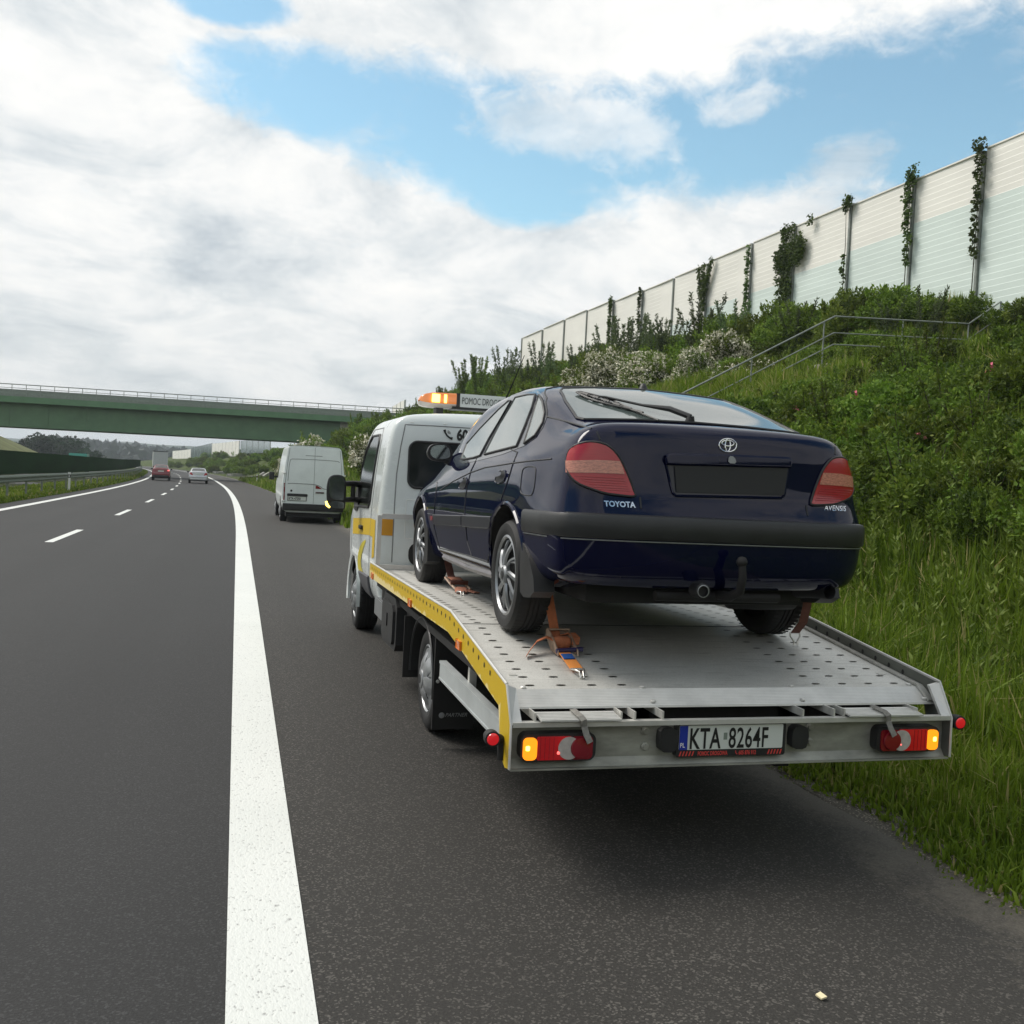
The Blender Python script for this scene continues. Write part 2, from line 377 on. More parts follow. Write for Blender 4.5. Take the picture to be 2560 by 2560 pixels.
def paint_mat():
    m = bpy.data.materials.new('road_paint'); m.use_nodes = True; t = NT(m.node_tree); p = t.n['Principled BSDF']
    co = t.new('ShaderNodeTexCoord').outputs['Object']
    f = t.noise(t.new('ShaderNodeMapping', i_0=co, i_3=(1, .55, 1)).outputs[0], 70, 4, .62); g = t.noise(co, 1.2, 3)
    c = t.mix(t.ramp(f, [(.30, 1.), (.41, 0.)]), t.mix(g, (.58, .60, .57), (.68, .69, .66)), (.30, .30, .29))
    t.put(p.inputs['Base Color'], c); p.inputs['Roughness'].default_value = .65
    b = t.new('ShaderNodeBump', i_Strength=.6, i_Distance=.008, i_Height=f); t.put(p.inputs['Normal'], b.outputs[0]); return m
M['paint'] = paint_mat()
def ground_mat():
    m = bpy.data.materials.new('meadow_ground'); m.use_nodes = True; t = NT(m.node_tree); p = t.n['Principled BSDF']
    co = t.new('ShaderNodeTexCoord').outputs['Object']
    a = t.noise(co, .22, 5, .6); b = t.noise(co, 3.5, 6, .7); d = t.noise(co, 38, 3, .7)
    c = t.mix(t.ramp(a, [(.35, 0.), (.65, 1.)]), (.038, .066, .012), (.075, .10, .020))
    c = t.mix(t.ramp(b, [(.4, 0.), (.7, .8)]), c, (.085, .095, .030))
    c = t.mix(t.ramp(d, [(.35, .7), (.55, 0.)]), c, (.014, .026, .008))
    t.put(p.inputs['Base Color'], c); p.inputs['Roughness'].default_value = .95; p.inputs['Specular IOR Level'].default_value = .1
    bp = t.new('ShaderNodeBump', i_Strength=.8, i_Distance=.08, i_Height=t.math('ADD', b, t.math('MULTIPLY', d, .4))); t.put(p.inputs['Normal'], bp.outputs[0]); return m
M['ground'] = ground_mat()
M['gravel'] = asphalt('verge_gravel', .05, (.095, .085, .066), .6)
M['far_hill'] = mat('wooded_hills', (.030, .052, .026), .95, noise=(.012, .45), spec=.1)
M['cut_slope'] = mat('cut_slope_earth', (.105, .115, .045), .95, noise=(.35, .45, (.25, 1, .25)), spec=.1)

# ------------------------------------------------------------------ terrain functions (road runs along +Y, bends left)
def off(Y): return -(np.maximum(np.asarray(Y, float)-20, 0))**2/3600
def zr(Y): return np.interp(Y, [-2500, -420, -60, -30, -12, 8, 30, 43, 67, 103, 139, 250, 500, 1000, 4000], [140, 75, 5, .5, 0, 0, -.14, -.21, -.355, -.53, -.58, -1., -2., -4, -4])  # unseen land behind the camera is raised to darken reflections in the car
RU = [1.0, 2.4, 4.4, 12.8, 14.2, 17.6, 20.6, 24, 40, 120, 1000, 4000]; RZ = [0, .05, .15, 4.95, 5.25, 5.6, 8.2, 9.2, 9.4, 9.4, 9.4, 9.4]
def kf(Y): return np.interp(Y, [-60, 25, 77, 118, 150, 190, 240, 330, 430, 560], [1, 1, 1.14, 1.08, .84, .78, .76, .70, .55, 0])
LU = [-4000, -400, -60, -48, -40, -26.5, -24.5, -24, -10.2]; LZ = [7, 7, 7.2, 7.2, 6.8, .3, .1, 0, 0]
def kl(Y): return np.interp(Y, [-60, 60, 110, 200, 245, 330], [1, 1, 1, 1, .85, 0])
def hgt(X, Y):
    X = np.asarray(X, float); Y = np.asarray(Y, float); u = X-off(Y); u = np.where(u > 17.6, np.maximum(u-1.4*np.clip((25.5-Y)/2.5, 0, 1), 17.6), u)
    rough = .10*np.sin(X*1.7+Y*.6)*np.sin(Y*.9-X*.4)+.07*np.sin(X*3.1-Y*2.3)
    return zr(Y)+np.where(u > 0, np.interp(u, RU, RZ)*kf(Y)+rough*np.clip((u-2)/4, 0, 1), np.interp(u, LU, LZ)*kl(Y)+rough*np.clip((-u-24)/4, 0, 1))

# ------------------------------------------------------------------ ground and road
def strip(name, u0, u1, Ys, lift, m, kind='structure'):
    v = []; f = []
    for i, Y in enumerate(Ys):
        o = float(off(Y)); z = float(zr(Y))+lift
        v += [(u0+o, Y, z), (u1+o, Y, z)]
        if i: f.append((2*i-2, 2*i-1, 2*i+1, 2*i))
    mb = MB(); mb.add(v, f); o = mb.build(name, m, smooth=0, fix=False); o['kind'] = kind; return o
YS = np.concatenate([np.arange(-200, -40, 10.), np.arange(-40, 60, 2.), np.arange(60, 330, 5.), np.arange(330, 560, 15.)])
def build_ground():
    us = np.unique(np.concatenate([[-4000, -2200, -1200, -600, -300, -150, -90], np.arange(-64, -22, 1.5), [-18, -14, -10.6, -10.2, -6, -2, .8, 1.2], np.arange(1.6, 30, .55), np.arange(30, 60, 4), [80, 120, 200, 400, 800, 1500, 2500, 4000]]))
    ys = np.concatenate([[-2500, -1500, -800, -500, -350, -250, -180, -120, -80, -60, -40, -25, -15], np.arange(-8, 45, .7), np.arange(45, 130, 2), np.arange(130, 340, 6), np.arange(340, 700, 30), [760, 900, 1100, 1400, 1900, 2600, 3600]])
    U, Y = np.meshgrid(us, ys); X = U+np.clip(off(Y), -150, 0)
    Z = hgt(X, Y)
    Z = np.where((U > -10.4) & (U < 1.0), Z-.06, Z)
    # far country: gentle swells beyond the valley
    far = np.clip((Y-420)/600, 0, 1); Z = Z+far*(3*np.sin(X*.004+Y*.002)+4*np.sin(X*.0021-Y*.0035+1))
    V = np.stack([X, Y, Z], -1).reshape(-1, 3); nu = len(us)
    i, j = np.meshgrid(np.arange(len(ys)-1), np.arange(nu-1), indexing='ij'); a = (i*nu+j).ravel()
    loops = np.stack([a, a+1, a+nu+1, a+nu], 1).ravel()
    lc = V[(a), 0]-off(V[a, 1]); mi = ((lc < -26) & (V[a, 1] < 330) & (lc > -60)).astype(int)
    o = mesh_np('ground', V, loops, 4, [M['ground'], M['cut_slope']], midx=mi, smooth=True); o['kind'] = 'structure'
build_ground()
strip('road', -10.15, -1.97, YS, 0.0, M['asphalt'])
strip('shoulder', -1.97, .98, YS, 0.0, M['shoulder'])
strip('oncoming_road', -24, -13.6, YS, 0.0, M['asphalt'])
mbm = MB()
def mark(u0, u1, Y0, Y1, n):
    for k in range(n):
        a, b = Y0+(Y1-Y0)*k/n, Y0+(Y1-Y0)*(k+1)/n
        P = [(u0+float(off(a)), a, float(zr(a))+.005), (u1+float(off(a)), a, float(zr(a))+.005), (u1+float(off(b)), b, float(zr(b))+.005), (u0+float(off(b)), b, float(zr(b))+.005)]
        mbm.add(P, [(0, 1, 2, 3)])
mark(-2.255, -1.975, -40, 60, 50); mark(-2.255, -1.975, 60, 420, 72)
mark(-9.45, -9.17, 5, 60, 20); mark(-9.45, -9.17, 60, 420, 72)
for k in range(-1, 32): mark(-5.93, -5.77, 17.6+12*k, 21.8+12*k, 2)
o = mbm.build('road_markings', M['paint'], smooth=0); o['kind'] = 'structure'
# ragged gravel edge between shoulder and verge
def gravel():
    v = []; f = []
    for i, Y in enumerate(np.concatenate([np.arange(-12, 40, .12), np.arange(40, 200, 2)])):
        a = .72+.09*math.sin(Y*3.1)+.07*math.sin(Y*7.7+1)+.05*random.random(); b = 1.14+.06*math.sin(Y*2.3)
        o_ = float(off(Y)); z = float(zr(Y))
        v += [(.95+o_, Y, z-.006), (1.0+.03*math.sin(Y*5)+o_, Y, z+.006), (b+o_, Y, z+.024)]
        if i: f += [(3*i-3, 3*i-2, 3*i+1, 3*i), (3*i-2, 3*i-1, 3*i+2, 3*i+1)]
    mb = MB(); mb.add(v, f); o = mb.build('gravel_verge', M['gravel'], smooth=0, fix=False); o['kind'] = 'structure'
gravel()

def build_haze():
    m = bpy.data.materials.new('valley_haze'); m.use_nodes = True; t = NT(m.node_tree); t.n.clear()
    v = t.new('ShaderNodeVolumePrincipled'); v.inputs['Color'].default_value = (.82, .90, .97, 1); v.inputs['Density'].default_value = HAZE; v.inputs['Anisotropy'].default_value = .0
    t.new('ShaderNodeOutputMaterial', i_Volume=v.outputs[0])
    o = MB().box((-4200, -2600, -40), (4200, 4300, 90)).build('haze', m, smooth=0); o['kind'] = 'stuff'
HAZE = .00034
build_haze()

# ------------------------------------------------------------------ vegetation
def leaf_quads(P, D, size, aspect=.5, rng=RNG):
    """one rhombic leaf per point P, pointing along D"""
    n = len(P); D = D/np.maximum(np.linalg.norm(D, axis=1, keepdims=True), 1e-6)
    r = rng.normal(size=(n, 3)); S = np.cross(D, r); S /= np.maximum(np.linalg.norm(S, axis=1, keepdims=True), 1e-6)
    L = (size*rng.uniform(.6, 1.3, n))[:, None]
    N = np.cross(D, S)
    V = np.stack([P, P+D*L*.45+S*L*aspect*.5+N*L*.08, P+D*L, P+D*L*.45-S*L*aspect*.5+N*L*.08], 1).reshape(-1, 3)
    return V, np.arange(4*n)
def blob_points(blobs, n, shell=.45, rng=RNG):
    vol = np.array([b[3]*b[4]*b[5] for b in blobs])**.8; pick = rng.choice(len(blobs), n, p=vol/vol.sum())
    B = np.array(blobs)[pick]; d = rng.normal(size=(n, 3)); d /= np.linalg.norm(d, axis=1, keepdims=True)
    r = rng.uniform(shell, 1, n)**.6
    P = B[:, :3]+d*r[:, None]*B[:, 3:6]
    return P, d, pick
def rand_blobs(R, H, n, rng):
    out = [(0, 0, H*.40, R*.72, R*.72, H*.42)]
    for k in range(n):
        a = rng.uniform(0, 6.28); q = rng.uniform(.25, .85)*R; z = rng.uniform(.22, .9)*H
        q *= math.sqrt(max(.1, 1-(z/H)**2)); s = rng.uniform(.16, .36)*R
        out.append((q*math.cos(a), q*math.sin(a), z, s, s, s*rng.uniform(.6, 1.0)))
    return out
def make_bush(name, R, H, n, size, lm, seed, aspect=.5, sprigs=14, flowers=None, trunk=None):
    rng = np.random.default_rng(seed); root = empty(name)
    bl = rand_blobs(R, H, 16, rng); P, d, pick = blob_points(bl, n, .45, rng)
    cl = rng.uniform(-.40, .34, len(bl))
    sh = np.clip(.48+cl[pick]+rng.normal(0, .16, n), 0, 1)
    D = d*.7+rng.normal(size=(n, 3))*.55+np.array([0, 0, .25])
    # upright sprigs break the outline
    for k in range(sprigs):
        a = rng.uniform(0, 6.28); q = rng.uniform(.1, .95)*R; base = np.array([q*math.cos(a), q*math.sin(a), H*(.95-.5*(q/R)**2)-.12*H])
        lean = np.array([math.cos(a)*.35*rng.uniform(0, 1), math.sin(a)*.35*rng.uniform(0, 1), 1]); ln = rng.uniform(.12, .34)*H; m = int(26+n*.004)
        t = rng.uniform(0, 1, m); PP = base+lean*(t*ln)[:, None]+rng.normal(size=(m, 3))*.022*R
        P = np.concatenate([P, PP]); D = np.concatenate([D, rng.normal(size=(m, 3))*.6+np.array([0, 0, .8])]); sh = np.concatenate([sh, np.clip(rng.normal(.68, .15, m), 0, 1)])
    ok = P[:, 2] > .01*H; P, D, sh = P[ok], D[ok], sh[ok]
    V, Lp = leaf_quads(P, D, size, aspect, rng)
    mesh_np('foliage', V, Lp, 4, lm, root, {'shade': np.repeat(sh, 4)})
    st = MB()
    for k in range(7):
        a = rng.uniform(0, 6.28); q = rng.uniform(.2, .75)*R; z = H*rng.uniform(.6, .95)
        st.tube([(0.05*R*math.cos(a), .05*R*math.sin(a), -.25), (q*.45*math.cos(a), q*.45*math.sin(a), z*.55), (q*math.cos(a), q*math.sin(a), z)], [.022*H, .014*H, .004*H], 5)
    st.build('stems', M['bark'], root)
    if flowers:
        nf, fs, fm, topbias = flowers
        Pf, df, _ = blob_points(bl, nf*6, .93, rng); keep = (Pf[:, 2] > H*topbias)
        Pf, df = Pf[keep][:nf], df[keep][:nf]
        Vs = []
        for k in range(5):
            V2, _l = leaf_quads(Pf+rng.normal(size=Pf.shape)*fs*.5, df*.4+rng.normal(size=Pf.shape), fs, .9, rng); Vs.append(V2)
        V = np.concatenate(Vs); mesh_np('blossom', V, np.arange(len(V)), 4, fm, root)
    return root
def make_sapling(name, H, nshoot, seed, lm, size=.075):
    rng = np.random.default_rng(seed); root = empty(name); st = MB(); Ps = []; Ds = []; Ss = []
    for k in range(nshoot):
        a = rng.uniform(0, 6.28); sp = rng.uniform(.05, .36)*H; hh = H*rng.uniform(.55, 1.0)
        b = np.array([.1*math.cos(a), .1*math.sin(a), -.2]); e = np.array([sp*math.cos(a), sp*math.sin(a), hh]); mid = (b+e)/2+np.array([sp*.2*math.cos(a), sp*.2*math.sin(a), 0])*-.5
        st.tube([b, mid, e], [.018, .011, .003], 5)
        m = int(120*hh); t = rng.uniform(.18, 1, m)[:, None]; c = (1-t)**2*b+2*t*(1-t)*mid+t*t*e
        Ps.append(c+rng.normal(size=(m, 3))*.05*H*(1.05-t)*.9); Ds.append(rng.normal(size=(m, 3))*.7+np.array([math.cos(a)*.3, math.sin(a)*.3, .55])); Ss.append(np.clip(rng.normal(.5+rng.uniform(-.15, .15), .17, m), 0, 1))
    P, D, S = np.concatenate(Ps), np.concatenate(Ds), np.concatenate(Ss)
    V, Lp = leaf_quads(P, D, size, .38, rng); mesh_np('foliage', V, Lp, 4, lm, root, {'shade': np.repeat(S, 4)})
    st.build('stems', M['bark'], root); return root
def make_tree(name, H, R, n, seed, lm, size=.5):
    rng = np.random.default_rng(seed); root = empty(name)
    bl = [(rng.normal()*R*.4, rng.normal()*R*.4, H*rng.uniform(.4, .86), R*rng.uniform(.3, .55), R*rng.uniform(.3, .55), H*rng.uniform(.10, .2)) for _ in range(11)]
    P, d, pick = blob_points(bl, n, .6, rng); sh = np.clip(.45+rng.uniform(-.3, .3, 11)[pick]+rng.normal(0, .15, n), 0, 1)
    V, Lp = leaf_quads(P, d+rng.normal(size=(n, 3))*.5, size, .7, rng); mesh_np('crown', V, Lp, 4, lm, root, {'shade': np.repeat(sh, 4)})
    t = MB(); t.tube([(0, 0, -.5), (0, 0, H*.3), (.1*R, 0, H*.75)], [R*.09, R*.07, R*.02], 7); t.build('trunk', M['bark'], root); return root
def ground_z(x, y): return float(hgt(x, y))
def scatter(proto, spots, label, cat, group, s=(.8, 1.25), rng=RNG, sink=.05):
    first = True
    for (x, y) in spots:
        o = proto if first else copy_tree(proto); first = False
        k = rng.uniform(*s); o.scale = (k*rng.uniform(.9, 1.1), k*rng.uniform(.9, 1.1), k*rng.uniform(.85, 1.12)); o.rotation_euler = (0, 0, rng.uniform(0, 6.28))
        o.location = (x, y, ground_z(x, y)-sink); tag(o, label, cat, group)

# ---- grass, one mesh of blades
def grass_field(name, boxes, m, seed, lean=.52):
    rng = np.random.default_rng(seed); Ps = []; Hs = []
    for (u0, u1, y0, y1, n, h0, h1) in boxes:
        u = rng.uniform(u0, u1, n); y = rng.uniform(y0, y1, n)
        clump = np.sin(u*2.3+y*1.1)*np.sin(y*1.9-u*.8)+.5*np.sin(u*6.1)*np.sin(y*5.3)
        hh = (h0+(h1-h0)*rng.uniform(0, 1, n)**1.6)*(1+.28*clump)
        edge = np.clip((u-(.90+.10*np.sin(y*3.7)+.12*np.sin(y*1.3)))/.45, 0, 1) if u0 > 0 else np.ones(n)
        keep = (edge > 0)&(rng.uniform(0, 1, n) < .25+edge)
        hh *= .25+.75*edge
        x = u+off(y); Ps.append(np.stack([x, y, hgt(x, y)-.01+np.where((u > .9)&(u < 1.6), .02, 0)], 1)[keep]); Hs.append(hh[keep])
    P = np.concatenate(Ps); Hh = np.concatenate(Hs); n = len(P)
    dist = np.linalg.norm(P-np.array(CAM), axis=1); wd = (.0035+.0008*dist)*rng.uniform(.6, 1.4, n)
    a = rng.uniform(0, 6.28, n); side = np.stack([np.cos(a), np.sin(a), 0*a], 1)
    b = rng.uniform(0, 6.28, n); ln = rng.uniform(.05, 1, n)**1.5*lean*2.0; fall = np.stack([np.cos(b), np.sin(b), 0*b], 1)*ln[:, None]
    up = np.array([0, 0, 1.]); H1 = Hh[:, None]
    p1 = P+up*H1*.5+fall*H1*.22; p2 = P+up*H1*(1-.35*ln[:, None]**2)+fall*H1*.85
    w1 = side*wd[:, None]
    V = np.stack([P-w1, P+w1, p1+w1*.75, p1-w1*.75, p2], 1).reshape(-1, 3); i = np.arange(n)*5
    q = np.stack([i, i+1, i+2, i+3], 1); t = np.stack([i+3, i+2, i+4, i+4], 1)
    me = bpy.data.meshes.new(name); me.vertices.add(len(V)); me.vertices.foreach_set('co', V.astype(np.float32).ravel())
    loops = np.concatenate([np.stack([i, i+1, i+2, i+3], 1).ravel(), np.stack([i+3, i+2, i+4], 1).ravel()])
    me.loops.add(len(loops)); me.loops.foreach_set('vertex_index', loops.astype(np.int32)); me.polygons.add(2*n)
    me.polygons.foreach_set('loop_start', np.concatenate([np.arange(n)*4, 4*n+np.arange(n)*3]).astype(np.int32)); me.materials.append(m)
    big = .5+.22*np.sin(P[:, 0]*.9+P[:, 1]*.5)*np.sin(P[:, 1]*.7)
    sh = np.clip(big+rng.normal(0, .2, n), 0, .86); sh[rng.uniform(0, 1, n) < .05] = 1; at = me.attributes.new('shade', 'FLOAT', 'POINT'); at.data.foreach_set('value', np.repeat(sh, 5).astype(np.float32))
    me.update(); me.validate(); o = bpy.data.objects.new(name, me); link(o); o['kind'] = 'stuff'; return o
grass_field('grass', [(.88, 1.25, -3, 9, 7000, .02, .09), (1.0, 2.2, -3, 9, 64000, .06, .20), (1.7, 2.9, -3, 9, 34000, .10, .34), (2.3, 8, -2, 13, 72000, .20, .64), (.95, 6, 9, 26, 22000, .15, .6), (6, 12.5, 0, 26, 62000, .25, .7),
                      (12.5, 18, 2, 23, 22000, .1, .32), (17.5, 21, 2, 24, 12000, .12, .34), (17.5, 21, 24, 32, 9000, .3, .7), (12.5, 18, 23, 32, 12000, .3, .7), (.95, 10, 26, 60, 22000, .15, .6), (9, 21, 26, 60, 36000, .35, .8), (1, 22, 60, 125, 30000, .25, .8)], M['grass'], 3)
grass_field('roadside_grass', [(-13.5, -10.25, 24, 75, 16000, .06, .2), (-12.5, -10.25, 75, 200, 9000, .08, .3)], M['grass'], 4)
def weeds():
    """tall leafy weed stalks standing out of the grass"""
    rng = np.random.default_rng(11); Ps = []; Ds = []; Ss = []; Z = []
    for (u0, u1, y0, y1, n, h0, h1) in [(2.2, 7, -1.5, 9, 230, .5, 1.1), (5, 12, 3, 20, 330, .5, 1.0), (1.6, 9, 10, 30, 150, .5, 1.0), (14, 20, 24, 40, 160, .6, 1.2)]:
        for k in range(n):
            u = rng.uniform(u0, u1); y = rng.uniform(y0, y1); x = u+float(off(y)); z = ground_z(x, y); H = rng.uniform(h0, h1); le = rng.normal(size=2)*.12
            m = int(16+18*H); t = np.sort(rng.uniform(.25, 1, m)); a = rng.uniform(0, 6.28, m)
            c = np.stack([x+le[0]*t*H, y+le[1]*t*H, z+t*H], 1); Ps.append(c); Ds.append(np.stack([np.cos(a), np.sin(a), .5+.6*t], 1)); Ss.append(np.clip(rng.normal(.62, .16, m), 0, 1)); Z.append(np.full(m, .085*(.6+.5*H)))
            Ps.append(np.array([[x, y, z]])); Ds.append(np.array([[le[0], le[1], 1.]])); Ss.append(np.array([.5])); Z.append(np.array([H*1.0]))
    P, D, S, Zs = map(np.concatenate, (Ps, Ds, Ss, Z)); n = len(P); thin = Zs > .3
    Dn = D/np.linalg.norm(D, axis=1, keepdims=True); r = rng.normal(size=(n, 3)); Sd = np.cross(Dn, r); Sd /= np.linalg.norm(Sd, axis=1, keepdims=True)
    wdt = np.where(thin, .006, Zs*.14)[:, None]; L = Zs[:, None]
    V = np.stack([P, P+Dn*L*.45+Sd*wdt, P+Dn*L, P+Dn*L*.45-Sd*wdt], 1).reshape(-1, 3)
    o = mesh_np('tall_weeds', V, np.arange(4*n), 4, M['stalk'], None, {'shade': np.repeat(S, 4)}); o['kind'] = 'stuff'
weeds()

# ---- shrubs on the cutting
def field_spots(n, u0, u1, y0, y1, mind, rng, avoid=()):
    out = []; tries = 0
    while len(out) < n and tries < n*60:
        tries += 1; u = rng.uniform(u0, u1); y = rng.uniform(y0, y1); x = u+float(off(y))
        if any((x-a)**2+(y-b)**2 < mind**2 for a, b in out): continue
        if any(p0 < u < p1 and q0 < y < q1 for p0, p1, q0, q1 in avoid): continue
        out.append((x, y))
    return out
rg = np.random.default_rng(21)
ST = [(3, 22, 21.3, 24.6), (8.5, 14.5, 17.2, 25)]
def split3(spots, protos, label, cat, group, s, sink=.05):
    for k, p in enumerate(protos): scatter(p, spots[k::len(protos)], label, cat, group, s, rg, sink)
rose = [make_bush('rose_bush', .95, .98, 4600, .076, M['leaf_rose'], 100+k, .5, 26) for k in range(3)]
split3(field_spots(74, 6.0, 12.0, 3.0, 17.0, .76, rg, ST+[(9.8, 14, 8.5, 21)]), rose, 'dense dark green rose bush in the thicket beside the parked car', 'bush', 'rose bushes on the slope', (.7, 1.12))
split3(field_spots(22, 9.6, 12.0, 8.5, 16.6, .8, rg, ST), [make_bush('rose_bush', .9, .75, 3000, .085, M['leaf_rose'], 140, .55, 10)], 'low rose bush on the upper part of the thicket', 'bush', 'low rose bushes', (.6, .85))
split3(field_spots(26, 6.2, 12.0, 3.5, 16.5, 1.2, rg, ST), [make_sapling('briar_shoot', 1.35, 9, 360+k, M['leaf_green'], .075) for k in range(2)], 'upright leafy shoots sticking out of the rose thicket', 'shrub', 'leafy shoots in the thicket', (.8, 1.25))
rosef = make_bush('flowering_rose_bush', .9, 1.05, 5200, .075, M['leaf_rose'], 131, .55, 14, (4, .07, M['pink'], .5))
scatter(rosef, [(8.9, 14.2), (9.4, 8.6), (8.6, 10.9), (7.6, 9.2)], 'rose bush in the thicket with a few pink flowers', 'bush', 'pink flowering rose bushes', (.95, 1.2), rg)
low = [make_bush('broad_shrub', 1.0, .95, 3800, .095, M['leaf_green'], 200+k, .5, 18) for k in range(3)]
split3(field_spots(60, 14.6, 20.4, 8, 46, 1.1, rg, [(10, 22, 0, 24.5)]), low, 'bright green shrub on the bank under the noise barrier', 'bush', 'shrubs under the noise barrier', (.8, 1.3))
split3(field_spots(40, 19.6, 20.7, 24.6, 82, .8, rg), [copy_tree(low[0])], 'green shrub growing hard against the foot of the noise barrier', 'bush', 'shrubs at the foot of the barrier', (1.25, 1.9))
split3(field_spots(66, 9.5, 21, 44, 84, 1.5, rg), [copy_tree(p) for p in low], 'green shrub on the far part of the bank before the bridge', 'bush', 'shrubs on the far bank', (1.1, 1.8))
split3(field_spots(60, 5, 24, 84, 117, 1.8, rg), [copy_tree(p) for p in low], 'shrub crowding the bank beside the green bridge', 'bush', 'shrubs beside the bridge', (1.4, 2.4))
scatter(copy_tree(low[1]), [(20.75, 20.3), (20.75, 21.5), (20.8, 22.4), (20.8, 24.0)], 'green shrub at the top end of the stair railing', 'bush', 'shrubs at the top of the stair', (.8, 1.0), rg)
sap = [make_sapling('sapling', 2.6, 11, 300+k, M['leaf_willow'], .11) for k in range(3)]
split3([(19.3+float(off(y)), y) for y in (37.5, 41, 45.2, 46.8, 48.5, 50.4, 53, 56.4, 58.5, 61, 63.6, 66, 69, 72.3, 75)], sap, 'tall grey green sapling in front of the noise barrier', 'sapling', 'saplings before the barrier', (1.15, 1.75))
split3([(19.4, 24.6), (19.2, 26.2), (19.7, 29.5), (19.3, 32.2)], [make_sapling('sapling', 2.0, 9, 330, M['leaf_willow'], .10)], 'thin sapling before the barrier panels with creepers', 'sapling', 'thin saplings on the near bank', (.9, 1.25))
split3([(18.2, 84), (18.5, 90), (17.5, 98), (16.8, 106), (14.5, 108), (12.5, 110), (10.6, 112)], [make_sapling('young_tree', 3.6, 12, 340+k, M['leaf_green'], .16) for k in range(2)], 'young tree on the ridge line behind the beacon bar', 'tree', 'young trees along the ridge', (.8, 1.3))
hw = [make_bush('hawthorn', 1.5, 2.1, 5600, .11, M['leaf_green'], 400+k, .5, 16, (900, .085, M['blossom'], .30)) for k in range(2)]
split3([(15.4, 33.5), (16.6, 36.0), (14.6, 36.5), (15.9, 39), (16.8, 42), (15.0, 42.5), (16.5, 46), (14.8, 46.5), (17.2, 33.8), (18.0, 37.8), (14.2, 40)], hw, 'hawthorn shrub covered in white blossom behind the roof of the blue car', 'bush', 'blossoming hawthorns', (.85, 1.2))
scatter(make_bush('elder_bush', 1.0, 1.1, 2400, .10, M['leaf_green'], 410, .5, 10, (190, .09, M['blossom'], .3)), [(14.6, 26.2), (15.6, 27.4), (13.6, 27.0)], 'small white flowering bush just beyond the stair railing', 'bush', 'white bushes beyond the stair', (.8, 1.1), rg)
va = make_bush('elder_bush', 1.7, 2.6, 3600, .17, M['leaf_green'], 420, .5, 12, (430, .17, M['blossom'], .3))
va.location = (5.9, 60, ground_z(5.9, 60)); tag(va, 'white flowering bush between the white van and the tow truck cab', 'bush')
vb = copy_tree(va); vb.location = (4.0, 92, ground_z(4.0, 92)); vb.scale = (1.5, 1.4, 1.5); vb.rotation_euler.z = 2; tag(vb, 'white flowering bush on the bank to the left of the white van', 'bush')
vc = copy_tree(va); vc.location = (2.6, 97, ground_z(2.6, 97)); vc.scale = (1.1, 1.1, 1.0); vc.rotation_euler.z = 4; tag(vc, 'smaller white bush low on the bank left of the white van', 'bush')
split3(field_spots(70, 2.8, 17, 126, 330, 3.6, rg), [copy_tree(p) for p in low], 'dark shrub on the bank seen under the bridge', 'bush', 'shrubs under the bridge view', (1.3, 2.0))
# far trees
ft = [make_tree('far_tree', 9, 4.5, 1500, 500+k, M['leaf_far'], .75) for k in range(3)]
sp = []
for k in range(16):
    Y = 285+rg.uniform(-25, 40); px = 125+k*9.5+rg.uniform(-4, 4); sp.append((-2.29+(px-594)/2514*(Y+4), Y))
first = [True]*3
for k, (x, y) in enumerate(sp):
    p = ft[k % 3]; o = p if first[k % 3] else copy_tree(p); first[k % 3] = False
    s = (.5 if k < 3 else .8 if k < 12 else .5)*rg.uniform(.85, 1.15); o.scale = (s*1.1, s*1.1, s); o.rotation_euler.z = rg.uniform(0, 6); o.location = (x, y, ground_z(x, y)-.5)
    tag(o, 'dark tree in the wood beyond the green glare screen', 'tree', 'dark trees beyond the screen')
def build_hills():
    v = []; f = []; n = 90; rr = np.random.default_rng(3)
    for r, (Y, base) in enumerate([(1250, 5.), (1500, 15.5), (2000, 22.), (2600, 31.), (3400, 30.)]):
        for k in range(n):
            x = -2600+5200*k/(n-1); z = base+3.0*math.sin(x*.006+r)+2.2*math.sin(x*.017+2*r)+1.0*math.sin(x*.05+r*3)
            v.append((x, Y, z))
    for r in range(4):
        for k in range(n-1): f.append((r*n+k, r*n+k+1, (r+1)*n+k+1, (r+1)*n+k))
    mb = MB(); mb.add(v, f); o = mb.build('hills', M['far_hill'], smooth=60); o['kind'] = 'structure'
build_hills()
# far woods that read as one mass on the hillside
def far_wood():
    rng = np.random.default_rng(8); n = 5200
    Y = rng.uniform(700, 1350, n); X = -2.29+(rng.uniform(150, 470, n)-594)/2514*Y; Z = hgt(X, Y)*0+np.interp(Y, [700, 1350], [2.0, 9.5])+rng.uniform(-3, 3, n)*1.2+2.0*np.sin(X*.03)
    P = np.stack([X, Y, Z], 1); V, L = leaf_quads(P, rng.normal(size=(n, 3)), 7.0, .8, rng)
    o = mesh_np('far_wood', V, L, 4, M['leaf_far'], None, {'shade': np.repeat(np.clip(rng.normal(.5, .25, n), 0, 1), 4)}); o['kind'] = 'stuff'
far_wood()

